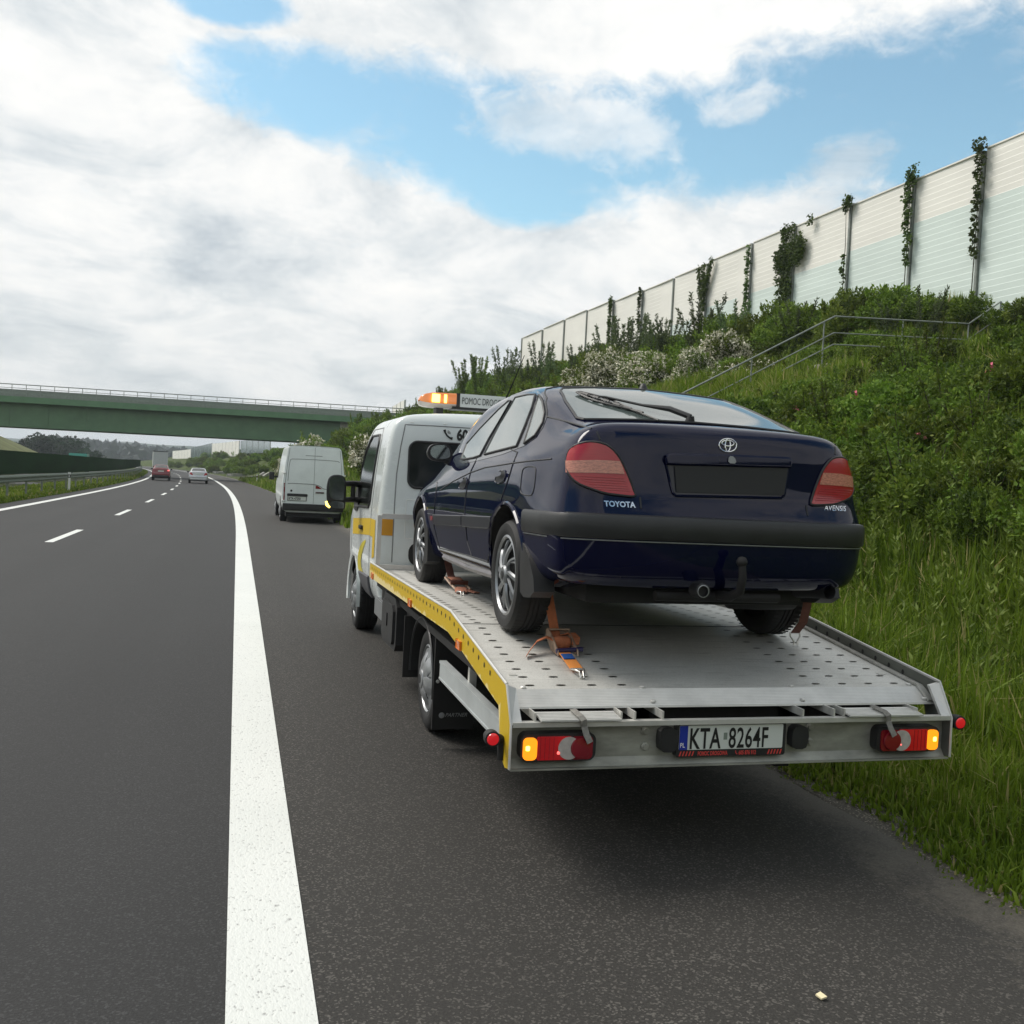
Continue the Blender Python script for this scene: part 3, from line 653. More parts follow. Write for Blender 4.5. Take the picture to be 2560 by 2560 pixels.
# ------------------------------------------------------------------ noise barrier, creepers, stair
WALL = [(21, 10.2), (21, 13.7), (21, 17.2), (21, 20.7), (21, 24.2), (20.97, 27.7), (20.96, 31.6), (20.93, 35.7), (20.9, 39.5), (20.84, 44.05), (20.77, 48.1), (20.7, 52.4), (20.6, 57), (20.5, 61.8), (20.4, 66.4), (20.26, 71.4), (20.1, 76.8)]
WTOP = 13.25
nb = empty('noise_barrier', (21, 10.2, 8), label='long cream and mint noise barrier of ribbed panels along the hilltop', cat='noise barrier')
def wl(p): return (p[0]-21, p[1]-10.2, p[2]-8)
for i in range(len(WALL)-1):
    (x0, y0), (x1, y1) = WALL[i], WALL[i+1]; top = WTOP+.10*math.sin(i*1.1); bot = 7.6; split = np.interp(i, [0, 4, 8, 12], [11.7, 11.55, 10.9, 9.9])
    mb = MB(); v = []; f = []; mi = []; z = bot; k = 0; pitch = .21
    while z < top-1e-6:
        z1 = min(z+pitch, top); 
        for (za, zb, da, db) in ((z, z+.018, .005, .0), (z+.018, z1, .0, .005)):
            b = len(v); v += [wl((x0-.02-da, y0+.07, za)), wl((x1-.02-da, y1-.07, za)), wl((x1-.02-db, y1-.07, zb)), wl((x0-.02-db, y0+.07, zb))]
            f.append((b, b+1, b+2, b+3)); mi.append(1 if (za+zb)/2 < split else 0)
        z = z1
    for ff, m in zip(f, mi): mb.add([v[q] for q in ff], [(0, 1, 2, 3)], m)
    mb.box(wl((min(x0, x1)+.02, y0+.07, bot)), wl((max(x0, x1)+.10, y1-.07, top)), 0)
    mb.box(wl((min(x0, x1)-.06, y0+.07, top)), wl((max(x0, x1)+.11, y1-.07, top+.05)), 0)
    mb.build('panel', [M['panel_cream'], M['panel_mint']], nb, smooth=0)
for i, (x, y) in enumerate(WALL):
    MB().box(wl((x-.10, y-.055, 7.6)), wl((x+.14, y+.055, WTOP+.02+.10*math.sin(i*1.1))), 0).build('post', M['galv'], nb, smooth=0)
def creeper(x, y, pts, n, label, seed):
    """pts: (dy, z, radius) blobs on the face of the barrier"""
    rng = np.random.default_rng(seed); n = int(n*.9); root = empty('creeper', (x, y, 0), label=label, cat='creeper', group=None)
    B = [(-.12, dy, z, .12, r, r*1.25) for dy, z, r in pts]; P, d, pick = blob_points(B, n, .1, rng); P[:, 0] = np.minimum(P[:, 0], -.06)
    D = rng.normal(size=(n, 3))*.5+np.array([-.5, 0, -.5]); sh = np.clip(rng.normal(.5, .2, n)+rng.uniform(-.2, .2, len(B))[pick], 0, 1)
    V, L = leaf_quads(P, D, .12, .75, rng); mesh_np('leaves', V, L, 4, M['leaf_ivy'], root, {'shade': np.repeat(sh, 4)})
    st = MB(); zs = [p[1] for p in pts]; st.tube([(-.11, 0, 7.8), (-.12, pts[0][0]*.5, (min(zs)+max(zs))/2), (-.12, pts[-1][0], max(zs))], [.02, .015, .006], 5); st.build('stem', M['bark'], root); return root
def col_pts(z0, z1, n, wid, jit, seed, bow=0):
    r = random.Random(seed); return [(r.uniform(-jit, jit)+bow*math.sin(k/n*3), z0+(z1-z0)*k/(n-1), wid*r.uniform(.6, 1.3)) for k in range(n)]
creeper(20.9, 24.2, col_pts(9.8, 13.2, 15, .16, .12, 1)+col_pts(9.9, 12.9, 9, .12, .10, 2)+[(.1, 13.35, .28), (-.1, 13.3, .2)], 800, 'creeper with two thin strands on the nearest visible barrier post', 1)
creeper(20.86, 27.7, col_pts(10.2, 13.1, 12, .2, .12, 3)+[(0, 13.2, .42), (-.2, 13.35, .3), (.1, 12.6, .3), (0, 11.9, .26)], 950, 'creeper with a bushy head above a narrow column of leaves', 2)
creeper(20.86, 31.6, col_pts(9.9, 11.2, 6, .10, .06, 4)+[(0, 13.3, .28), (-.15, 13.35, .2), (.1, 13.1, .16)], 420, 'small tuft of creeper capping a bare barrier post', 3)
pts = [(random.uniform(-1.5, .7), random.uniform(11.7, 13.2), random.uniform(.28, .5)) for _ in range(20)]+[(random.uniform(-.3, .75), random.uniform(10.3, 12.2), random.uniform(.25, .42)) for _ in range(14)]+[(-1.75, 13.25, .25), (.95, 12.2, .25), (.9, 11.7, .2)]+col_pts(9.6, 11, 6, .2, .25, 5)
creeper(20.83, 36.0, pts, 4600, 'widest creeper spilling over the top edge of the barrier', 4)
creeper(20.8, 39.5, col_pts(9.8, 13.1, 16, .12, .05, 6), 700, 'thin straight creeper line on a barrier post', 5)
creeper(20.74, 44.05, col_pts(10.2, 13.1, 12, .2, .1, 7)+[(-.75+k*.12, 13.2-k*.28, .22) for k in range(6)]+[(.65-k*.1, 13-k*.35, .2) for k in range(6)], 1600, 'forked creeper with two arms meeting on a post', 6)
creeper(20.6, 52.4, col_pts(11.2, 13.3, 9, .15, .05, 8), 500, 'short dark creeper on the upper half of a far post', 7)
creeper(20.48, 57.0, col_pts(10.4, 13.3, 12, .24, .08, 9), 1000, 'full height dense creeper on the farthest overgrown post', 8)

stair = empty('hillside_stair', (0, 23, 0), label='grey steel handrail and concrete steps climbing the grassy bank', cat='stair')
def slope_z(x): return float(np.interp(x, [4.2, 15.0, 19.8, 22, 26], [.0, 5.95, 6.15, 7.7, 10.2]))
mb = MB(); x = 4.4
while x < 14.95:
    z = slope_z(x+.27)-.3; mb.box((x, .12, z-.5), (x+.30, 1.25, z)); x += .27
mb.box((14.9, .12, 5.0), (19.9, 1.25, 5.62))
while x < 20.0: x += .3
while x < 20.6:
    z = slope_z(x+.3)-.3; mb.box((x, .12, z-.5), (x+.33, 1.25, z)); x += .3
mb.build('steps', M['concrete'], stair, smooth=0)
for hh, r in ((1.12, .027), (.62, .020), (.27, .020)):
    MB().tube([(xx, 0, slope_z(xx)+hh+(.12 if xx > 14.8 and hh > 1 else 0)*0) for xx in (4.4, 15.0, 19.8, 20.95)], r, 8).build('handrail', M['galv'], stair)
for xx in (4.6, 7.2, 9.9, 12.3, 14.65, 17.4, 19.8, 20.95): MB().tube([(xx, 0, slope_z(xx)-.9), (xx, 0, slope_z(xx)+1.12)], .023, 8).build('rail_post', M['galv'], stair)

# ------------------------------------------------------------------ bridge
br = empty('motorway_bridge', (0, 118, 0), label='dark green girder bridge crossing the motorway with railings', cat='bridge')
def bz(x): return .0075*(x+27.7)*.6
def bbox(mb, x0, x1, ya, yb, za, zb, m=0):
    mb.add([(x0, ya, za+bz(x0)), (x1, ya, za+bz(x1)), (x1, yb, za+bz(x1)), (x0, yb, za+bz(x0)), (x0, ya, zb+bz(x0)), (x1, ya, zb+bz(x1)), (x1, yb, zb+bz(x1)), (x0, yb, zb+bz(x0))],
           [(0, 3, 2, 1), (4, 5, 6, 7), (0, 1, 5, 4), (1, 2, 6, 5), (2, 3, 7, 6), (3, 0, 4, 7)], m)
X0, X1 = -95, 17
mb = MB()
for ya in (1.1, 7.6): bbox(mb, X0, X1, ya, ya+.5, 4.46, 7.02)
for ya in (.85, 7.35): bbox(mb, X0, X1, ya, ya+1.0, 4.36, 4.455)
for k in range(28): bbox(mb, X0+4*k, X0+4*k+.05, 1.03, 1.095, 4.46, 7.02)
mb.build('girder', M['bridge_green'], br, smooth=0)
mb = MB(); bbox(mb, X0, X1, .0, 9.3, 7.03, 7.7); mb.build('deck', M['bridge_cornice'], br, smooth=0)
mb = MB(); bbox(mb, X0, X1, .06, .2, 8.98, 9.07); bbox(mb, X0, X1, .08, .16, 8.60, 8.65); bbox(mb, X0, X1, .08, .16, 8.05, 8.10); bbox(mb, X0, X1, .08, .16, 7.82, 7.86)
rl = mb.build('railing', M['galv'], br, smooth=0)
mb = MB(); bbox(mb, X0, X1, 1.5, 1.6, 8.22, 8.55); bbox(mb, X0, X1, 7.9, 8.0, 8.22, 8.6); bbox(mb, X0, X1, 1.4, 1.5, 7.745, 8.06); mb.build('crash_barrier', M['galv'], br, smooth=0)
mb = MB(); bbox(mb, 0, .06, .05, .14, 7.70, 8.98); p0 = mb.build('railing_post', M['galv'], rl, smooth=0); p0.location = (-31, 0, bz(-31)); k = 1
while -31+1.45*k < 15:
    c = p0.copy(); COL.objects.link(c); c.parent = rl; xx = -31+1.45*k; c.location = (xx, 0, bz(xx)-bz(0)); k += 1
p0.location = (-31, 0, bz(-31)-bz(0))
mb = MB(); bbox(mb, 9.5, 17, .9, 8.6, 1.0, 7.0); mb.build('abutment', M['concrete'], br, smooth=0)

# ------------------------------------------------------------------ far barriers
def far_barrier(pts, m, label, hgt_=3.3, name='noise_barrier', frame=None):
    root = empty(name, (pts[0][0], pts[0][1], 0), label=label, cat='noise barrier')
    bx, by = pts[0][:2]
    for i in range(len(pts)-1):
        (xa, ya, za), (xb, yb, zb) = pts[i], pts[i+1]; mb = MB()
        for t0, t1, mm in ((0, hgt_, 0),):
            mb.add([(xa-bx, ya-by+.1, za-1.2), (xb-bx, yb-by-.1, zb-1.2), (xb-bx, yb-by-.1, zb+hgt_), (xa-bx, ya-by+.1, za+hgt_), (xa-bx+.15, ya-by+.1, za-1.2), (xb-bx+.15, yb-by-.1, zb-1.2), (xb-bx+.15, yb-by-.1, zb+hgt_), (xa-bx+.15, ya-by+.1, za+hgt_)],
                   [(0, 3, 2, 1), (4, 5, 6, 7), (0, 1, 5, 4), (1, 2, 6, 5), (2, 3, 7, 6), (3, 0, 4, 7)])
        mb.build('panel', m, root, smooth=0)
    for (xa, ya, za) in pts: MB().box((xa-bx-.05, ya-by-.05, za-1.2), (xa-bx+.18, ya-by+.05, za+hgt_+.03)).build('post', frame or M['far_post'], root, smooth=0)
def far_pts(Ya, Yb, pxa, pxb, za, zb, n):
    out = []
    for k in range(n+1):
        t = k/n; Y = Ya+(Yb-Ya)*t; px = pxa+(pxb-pxa)*t; out.append((-2.29+(px-594)/2514*(Y+4), Y, za+(zb-za)*t))
    return out
M['far_post'] = mat('pale_post', (.42, .43, .41), .6)
M['clear_panel'] = mat('smoked_panel', (.10, .15, .13), .15, noise=(.6, .2))
far_barrier(far_pts(262, 312, 596, 534, 4.4, 4.1, 8), M['panel_cream'], 'white noise barrier panels seen under the bridge nearest the van', 2.7)
far_barrier(far_pts(313, 372, 533, 487, 4.0, 3.0, 6), M['clear_panel'], 'dark see through noise barrier in the middle of the far row', 3.0)
far_barrier(far_pts(374, 428, 486, 445, 2.6, 2.0, 6), M['panel_cream'], 'farthest white noise barrier beside the grey lorry', 2.8)
far_barrier(far_pts(200, 256, 668, 600, 5.1, 5.0, 5), M['clear_panel'], 'low grey green barrier panels behind the roof of the white van', 2.0)
far_barrier([(18.6, 128, 7.4), (18.7, 132, 7.4), (18.8, 136, 7.3), (18.8, 140, 7.2)], M['panel_cream'], 'pale barrier panels behind the ridge to the left of the beacon', 3.6)

# ------------------------------------------------------------------ left side: guardrail, glare screen, posts
def run(u, Y0, Y1, step): return [(u+float(off(Y)), Y, float(zr(Y))) for Y in np.arange(Y0, Y1+.1, step)]
gr = empty('guardrail', (-10.9, 30, 0), label='grey green steel guardrail along the median grass', cat='guardrail')
prof = [(-.02, .62), (.03, .65), (.03, .70), (-.02, .73), (-.02, .79), (.03, .82), (.03, .87), (-.02, .93), (-.05, .93), (-.05, .62)]
MB().sweep([(p[0]+10.9, p[1]-30, p[2]) for p in run(-10.9, 18, 230, 4)], prof).build('rail', M['galv_green'], gr, smooth=40)
pp = None
for (x, y, z) in run(-11.0, 20, 180, 4):
    if pp is None: pp = MB().box((-.05, -.03, -.3), (.03, .03, .86)).build('guardrail_post', M['galv'], gr, smooth=0); q = pp
    else: q = pp.copy(); COL.objects.link(q); q.parent = gr
    q.location = (x+10.9, y-30, z)
sc = empty('glare_screen', (-11.3, 30, 0), label='dark green anti glare screen standing above the median guardrail', cat='screen')
R0 = run(-11.35, 18, 215, 4)
for i in range(len(R0)-1):
    (xa, ya, za), (xb, yb, zb) = R0[i], R0[i+1]; mb = MB(); n = 16
    for k in range(n):
        t = (k+.5)/n; x = xa+(xb-xa)*t+11.3; y = ya+(yb-ya)*t-30; z = za+(zb-za)*t
        mb.add([(x-.09, y-.10, z+.93), (x+.09, y+.10, z+.93), (x+.09, y+.10, z+1.92), (x-.09, y-.10, z+1.92)], [(0, 1, 2, 3)])
    mb.sweep([(xa+11.3, ya-30, za+.97), (xb+11.3, yb-30, zb+.97)], [(-.04, -.04), (.04, -.04), (.04, .04), (-.04, .04)])
    mb.build('screen_panel', M['screen_green'], sc, smooth=0)
def delineator(u, Y, label):
    x = u+float(off(Y)); z = ground_z(x, Y); r = empty('delineator_post', (x, Y, z), label=label, cat='marker post', group='delineator posts')
    MB().prism(rrect(-.06, -.05, .06, .05, .02, 3), 2, -.2, 1.0).build('post', M['white_panel'], r); MB().prism(rrect(-.063, -.053, .063, .053, .02, 3), 2, .70, .88).build('band', M['ink'], r)
    MB().box((-.025, -.058, .74), (.025, -.054, .84)).build('reflector', M['lens_red_dark'] if u > 0 else M['white_panel'], r); return r
delineator(-10.6, 54, 'white marker post before the guardrail on the left'); delineator(1.7, 104, 'white marker post on the right verge past the white van')
def chute(u0, u1, Y, wdt, label):
    pts = [(u+float(off(Y+4*(u-u0)/(u1-u0))), Y+4*(u-u0)/(u1-u0)) for u in np.linspace(u0, u1, 9)]
    o = MB().sweep([(x, y, ground_z(x, y)+.25) for x, y in pts], [(-wdt, -.4), (wdt, -.4), (wdt, .2), (wdt*.6, .2), (wdt*.5, 0), (-wdt*.5, 0), (-wdt*.6, .2), (-wdt, .2)]).build('drain_chute', M['concrete'], smooth=0); tag(o, label, 'drain')
chute(2.0, 5.2, 131, .5, 'pale concrete drain chute on the bank nearest the bridge'); chute(2.0, 4.6, 160, .5, 'pale concrete drain chute in the middle of the three on the far bank'); chute(2.2, 4.6, 196, .5, 'farthest pale concrete drain chute beyond the silver car')
# houses far off
for k, (px, Y, lab) in enumerate([(370, 1080, 'small white house far off left of the grey lorry'), (384, 1120, 'white house far off, the one closest to the grey lorry'), (312, 1000, 'pale house far off beside the dark wood')]):
    x = -2.29+(px-594)/2514*Y; z = float(np.interp(Y, [700, 1350], [2.5, 9.0])); h_ = empty('house', (x, Y, z), label=lab, cat='house')
    MB().box((-3.5, -3, -4), (3.5, 3, 2.0)).build('wall', M['white_panel'], h_, smooth=0)
    MB().prism([(-3.9, 2.0), (3.9, 2.0), (0, 4.4)], 1, -3.3, 3.3).build('roof', mat('roof_tiles', (.16, .10, .09), .8), h_, smooth=0)
    for xx in (-2, .8): MB().box((xx, -3.04, .2), (xx+1.1, -2.98, 1.4)).build('window', M['glass_sky'], h_, smooth=0)

# ------------------------------------------------------------------ lofted bodies
def pchip(P, n):
    """smooth monotone interpolation along axis 0, n steps per interval"""
    P = np.asarray(P, float); d = P[1:]-P[:-1]; t = np.zeros_like(P)
    a, b = d[:-1], d[1:]; s = a*b > 0
    t[1:-1] = np.where(s, 2*a*b/np.where(np.abs(a+b) < 1e-12, 1, a+b), 0); t[0] = d[0]; t[-1] = d[-1]
    out = []
    for i in range(len(P)-1):
        for k in range(n):
            u = k/n; out.append((2*u**3-3*u**2+1)*P[i]+(u**3-2*u**2+u)*t[i]+(-2*u**3+3*u**2)*P[i+1]+(u**3-u**2)*t[i+1])
    out.append(P[-1]); return np.array(out)
RS = [.975, .93, .86, .74, .56, .36, .18, 0]
def loft_body(stations, ycr, ycf, nr=2.6, nf=2.6, sub=(4, 4)):
    """stations: [(y, [(x,z)...bottom centre to top centre])] rear to front; ycr/ycf: (zs, ys) of the rear and front face"""
    rows = []
    y0, p0 = stations[0]
    for s in RS[::-1]:
        g = 1-(1-s**nr)**(1/nr); rows.append([(s*x, np.interp(z, *ycr)+(y0-np.interp(z, *ycr))*g, z) for x, z in p0])
    for y, p in stations: rows.append([(x, y, z) for x, z in p])
    y1, p1 = stations[-1]
    for s in RS:
        g = 1-(1-s**nf)**(1/nf); rows.append([(s*x, np.interp(z, *ycf)+(y1-np.interp(z, *ycf))*g, z) for x, z in p1])
    G = pchip(np.array(rows), sub[0]); G = np.transpose(pchip(np.transpose(G, (1, 0, 2)), sub[1]), (1, 0, 2))
    I, J, _ = G.shape; bm = bmesh.new()
    for sg in (1, -1):
        V = [[bm.verts.new((sg*G[i, j, 0], G[i, j, 1], G[i, j, 2])) for j in range(J)] for i in range(I)]
        for i in range(I-1):
            for j in range(J-1):
                q = (V[i][j], V[i+1][j], V[i+1][j+1], V[i][j+1])
                bm.faces.new(q if sg > 0 else q[::-1])
    bmesh.ops.remove_doubles(bm, verts=bm.verts, dist=2e-4); bmesh.ops.dissolve_degenerate(bm, edges=bm.edges, dist=1e-5)
    bmesh.ops.recalc_face_normals(bm, faces=bm.faces); return bm
def cut_arches(o, cuts):
    """cuts: list of (x0, x1, y, z, r) cylinders along x"""
    for (x0, x1, y, z, r) in cuts:
        mb = MB(); mb.prism(circle(r, 48, (y, z)), 0, x0, x1); c = mb.build('cutter', M['under'], o, smooth=0)
        md = o.modifiers.new('cut', 'BOOLEAN'); md.operation = 'DIFFERENCE'; md.object = c; md.solver = 'EXACT'; md.material_mode = 'TRANSFER'
        bpy.context.view_layer.update(); me = bpy.data.meshes.new_from_object(o.evaluated_get(bpy.context.evaluated_depsgraph_get()))
        o.modifiers.clear(); o.data = me; bpy.data.objects.remove(c)
    bm = bmesh.new(); bm.from_mesh(o.data); k = 1 if len(o.data.materials) > 1 else 0
    for f in bm.faces:
        c = f.calc_center_median()
        for (x0, x1, y, z, r) in cuts:
            if x0-.002 < c.x < x1+.002 and math.hypot(c.y-y, c.z-z) < r+.004 and (abs(math.hypot(c.y-y, c.z-z)-r) < .004 or min(abs(c.x-x0), abs(c.x-x1)) < .004): f.material_index = k
    bm.to_mesh(o.data); bm.free(); finish(o.data, 32)
class Surf:
    """projects flat outlines on to a body"""
    def __init__(s, bm): s.t = BVHTree.FromBMesh(bm)
    def hit(s, o, d):
        h = s.t.ray_cast(Vector(o), Vector(d).normalized()); return (h[0], h[1]) if h[0] is not None else None
    def proj(s, p, mode, val=None, view=None):
        """p 2D -> (point, normal). mode 'L','R' side (y,z); 'B' rear (x,z); 'F' front; 'T' top (x,y); 'view' from a point through plane axis=val[0] at val[1]"""
        if mode == 'L': r = s.hit((-3, p[0], p[1]), (1, 0, 0))
        elif mode == 'R': r = s.hit((3, p[0], p[1]), (-1, 0, 0))
        elif mode == 'B': r = s.hit((p[0], -3, p[1]), (0, 1, 0))
        elif mode == 'F': r = s.hit((p[0], 12, p[1]), (0, -1, 0))
        elif mode == 'T': r = s.hit((p[0], p[1], 5), (0, 0, -1))
        else:
            q = Vector((val[1], p[0], p[1])) if val[0] == 0 else Vector((p[0], val[1], p[1])); v = Vector(view); r = s.hit(v, q-v)
        if r is None: return None
        n = r[1]; return r
def patch(surf, poly, mode, val=None, view=None, offs=.004, cell=.035, flip=False, thick=0):
    """filled outline laid on the surface; returns MB"""
    bm = bmesh.new(); vs = [bm.verts.new((p[0], p[1], 0)) for p in poly]; bm.faces.new(vs)
    xs = [p[0] for p in poly]; ys = [p[1] for p in poly]
    for ax, lo, hi in ((0, min(xs), max(xs)), (1, min(ys), max(ys))):
        k = lo+cell
        while k < hi-1e-4:
            n = Vector((1, 0, 0)) if ax == 0 else Vector((0, 1, 0)); bmesh.ops.bisect_plane(bm, geom=bm.verts[:]+bm.edges[:]+bm.faces[:], plane_co=n*k, plane_no=n); k += cell
    bmesh.ops.triangulate(bm, faces=[f for f in bm.faces if len(f.verts) > 4])
    mb = MB(); co = []; bm.verts.index_update(); good = []
    for v in bm.verts:
        r = surf.proj((v.co.x, v.co.y), mode, val, view)
        if r is None: good.append(False); co.append((0, 0, 0)); continue
        n = r[1]; q = r[0]+n*offs; good.append(True); co.append(((-q.x if flip else q.x), q.y, q.z))
    F = [tuple(v.index for v in f.verts) for f in bm.faces if all(good[v.index] for v in f.verts)]
    mb.add(co, F); bm.free(); return mb
def line_on(surf, pts, mode, val=None, view=None, r=.0035, flip=False, closed=False, step=.03, mb=None, sink=.0):
    P = list(pts)+([pts[0]] if closed else []); out = []
    for a, b in zip(P[:-1], P[1:]):
        n = max(1, int(math.dist(a, b)/step))
        for k in range(n):
            t = k/n; h = surf.proj((a[0]+(b[0]-a[0])*t, a[1]+(b[1]-a[1])*t), mode, val, view)
            if h: out.append(h[0]+h[1]*sink)
    h = surf.proj(P[-1], mode, val, view)
    if h: out.append(h[0]+h[1]*sink)
    if flip: out = [Vector((-p.x, p.y, p.z)) for p in out]
    mb = mb or MB()
    if len(out) > 1: mb.tube(out, r, 6)
    return mb
def text_mesh(txt, size, bold=0., shear=0., sx=1., align='LEFT', space=1.):
    cu = bpy.data.curves.new('lettering', 'FONT'); cu.body = txt; cu.size = size; cu.offset = bold; cu.shear = shear; cu.align_x = align; cu.space_character = space; cu.resolution_u = 3
    ob = bpy.data.objects.new('lettering', cu); COL.objects.link(ob); bpy.context.view_layer.update()
    me = bpy.data.meshes.new_from_object(ob.evaluated_get(bpy.context.evaluated_depsgraph_get())); bpy.data.objects.remove(ob); bpy.data.curves.remove(cu)
    V = [(v.co.x*sx, v.co.y) for v in me.vertices]; F = [tuple(p.vertices) for p in me.polygons]; bpy.data.meshes.remove(me); return V, F
def letters_flat(txt, x, z, y, size, m, parent, name='lettering', **kw):
    """letters standing in an x-z plane, facing -y, baseline at z"""
    V, F = text_mesh(txt, size, **kw); mb = MB(); mb.add([(x+a, y, z+b) for a, b in V], F); return mb.build(name, m, parent, smooth=0)
def letters_on(surf, txt, x, z, size, m, parent, mode='B', offs=.004, name='lettering', **kw):
    V, F = text_mesh(txt, size, **kw); mb = MB(); co = []
    for a, b in V:
        h = surf.proj((x+a, z+b), mode); co.append((h[0]+h[1]*offs)[:] if h else (x+a, 0, z+b))
    mb.add(co, F); return mb.build(name, m, parent, smooth=0)

# ------------------------------------------------------------------ wheels
def make_wheel(parent, loc, side, R, wdt, rr, style, rim_m, flip_spin=1):
    """side -1: outer face looks to -x"""
    w_ = empty('wheel', loc, parent=parent); s = side; h = wdt/2; mb = MB()
    prof = [(rr-.01, s*(h-.02)), (rr+.012, s*(h-.004)), (rr+(R-rr)*.35, s*(h+.004)), (R-(R-rr)*.28, s*h), (R-.012, s*(h-.018)), (R, s*(h-.045))]
    g = [.045, .06, .085, .10, .13]
    top = []
    for k in range(1, 4):
        c = s*(h-.045-(2*h-.09)*k/4); top += [(R, c+s*.004), (R-.008, c+s*.003), (R-.008, c-s*.003), (R, c-s*.004)]
    prof += top+[(R, -s*(h-.045)), (R-.012, -s*(h-.018)), (R-(R-rr)*.3, -s*h), (rr, -s*(h-.02)), (rr-.02, 0)]
    mb.lathe(prof, axis=0, n=56, closed=True)
    # tread blocks
    for k in range(64):
        a = 2*math.pi*k/64
        for c in (-.62, .62):
            x = c*h; mb.add([(x-.022, R*.999*math.cos(a-.012), R*.999*math.sin(a-.012)), (x+.022, R*.999*math.cos(a+.004), R*.999*math.sin(a+.004)), (x+.022, (R+.003)*math.cos(a+.05), (R+.003)*math.sin(a+.05)), (x-.022, (R+.003)*math.cos(a+.034), (R+.003)*math.sin(a+.034))], [(0, 1, 2, 3)])
    mb.build('tyre', M['rubber'], w_, smooth=40)
    mb = MB(); o_ = s*(h-.012)
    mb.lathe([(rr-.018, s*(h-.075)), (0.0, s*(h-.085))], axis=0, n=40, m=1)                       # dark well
    mb.lathe([(rr-.022, s*(h-.08)), (rr-.018, s*(h-.03)), (rr-.014, o_-s*.004)], axis=0, n=56, m=1)
    mb.lathe([(rr-.015, o_-s*.004), (rr-.006, o_+s*.008), (rr+.006, o_+s*.002), (rr+.004, s*(h-.03))], axis=0, n=56, m=0)
    def arm(a0, a1, r0, r1, w0, w1, z0, z1, tw, n=7):
        vs = []; fs = []
        for k in range(n+1):
            t = k/n; r = r0+(r1-r0)*t; a = a0+(a1-a0)*t+tw*math.sin(t*math.pi*.5)**2; ww = (w0+(w1-w0)*t); z = o_+s*(z0+(z1-z0)*t+.012*math.sin(math.pi*t))
            c, sn = math.cos(a), math.sin(a)
            for q, dz in ((-ww, -s*.012), (-ww*.55, 0), (ww*.55, 0), (ww, -s*.012)): vs.append((z+dz, r*c-q*sn, r*sn+q*c))
            if k:
                for j in range(3): fs.append(((k-1)*4+j, (k-1)*4+j+1, k*4+j+1, k*4+j))
        mb.add(vs, fs, 0)
    if style == 'twist':
        for k in range(5):
            a = 2*math.pi*k/5+.35
            arm(a, a, .03, rr-.02, .010, .019, .012, -.006, .34*flip_spin); arm(a+.55, a+.50, .03, rr-.02, .008, .012, .006, -.012, .40*flip_spin); arm(a+.86, a+.96, rr*.5, rr-.02, .004, .006, .0, -.012, .16*flip_spin)
    else:
        mb.lathe([(rr-.02, o_), (rr-.075, o_+s*.012), (rr-.08, o_+s*.006)], axis=0, n=48, m=0)
        for k in range(6):
            a = 2*math.pi*k/6+.2; arm(a, a, .05, rr-.05, .055, .060, .045, .008, 0)
            arm(a+.5, a+.5, .05, rr-.05, .012, .03, .02, .004, 0)
    hub = .055 if style == 'twist' else .075
    mb.lathe([(hub, o_-s*.01), (hub, o_+s*.012), (hub*.8, o_+s*(.022 if style == 'twist' else .05)), (hub*.55, o_+s*(.02 if style == 'twist' else .055)), (0, o_+s*(.022 if style == 'twist' else .055))], axis=0, n=28, m=0)
    mb.lathe([(hub*.42, o_+s*(.0245 if style == 'twist' else .0575)), (0, o_+s*(.0255 if style == 'twist' else .0585))], axis=0, n=20, m=1)
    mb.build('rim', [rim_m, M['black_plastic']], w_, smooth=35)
    return w_

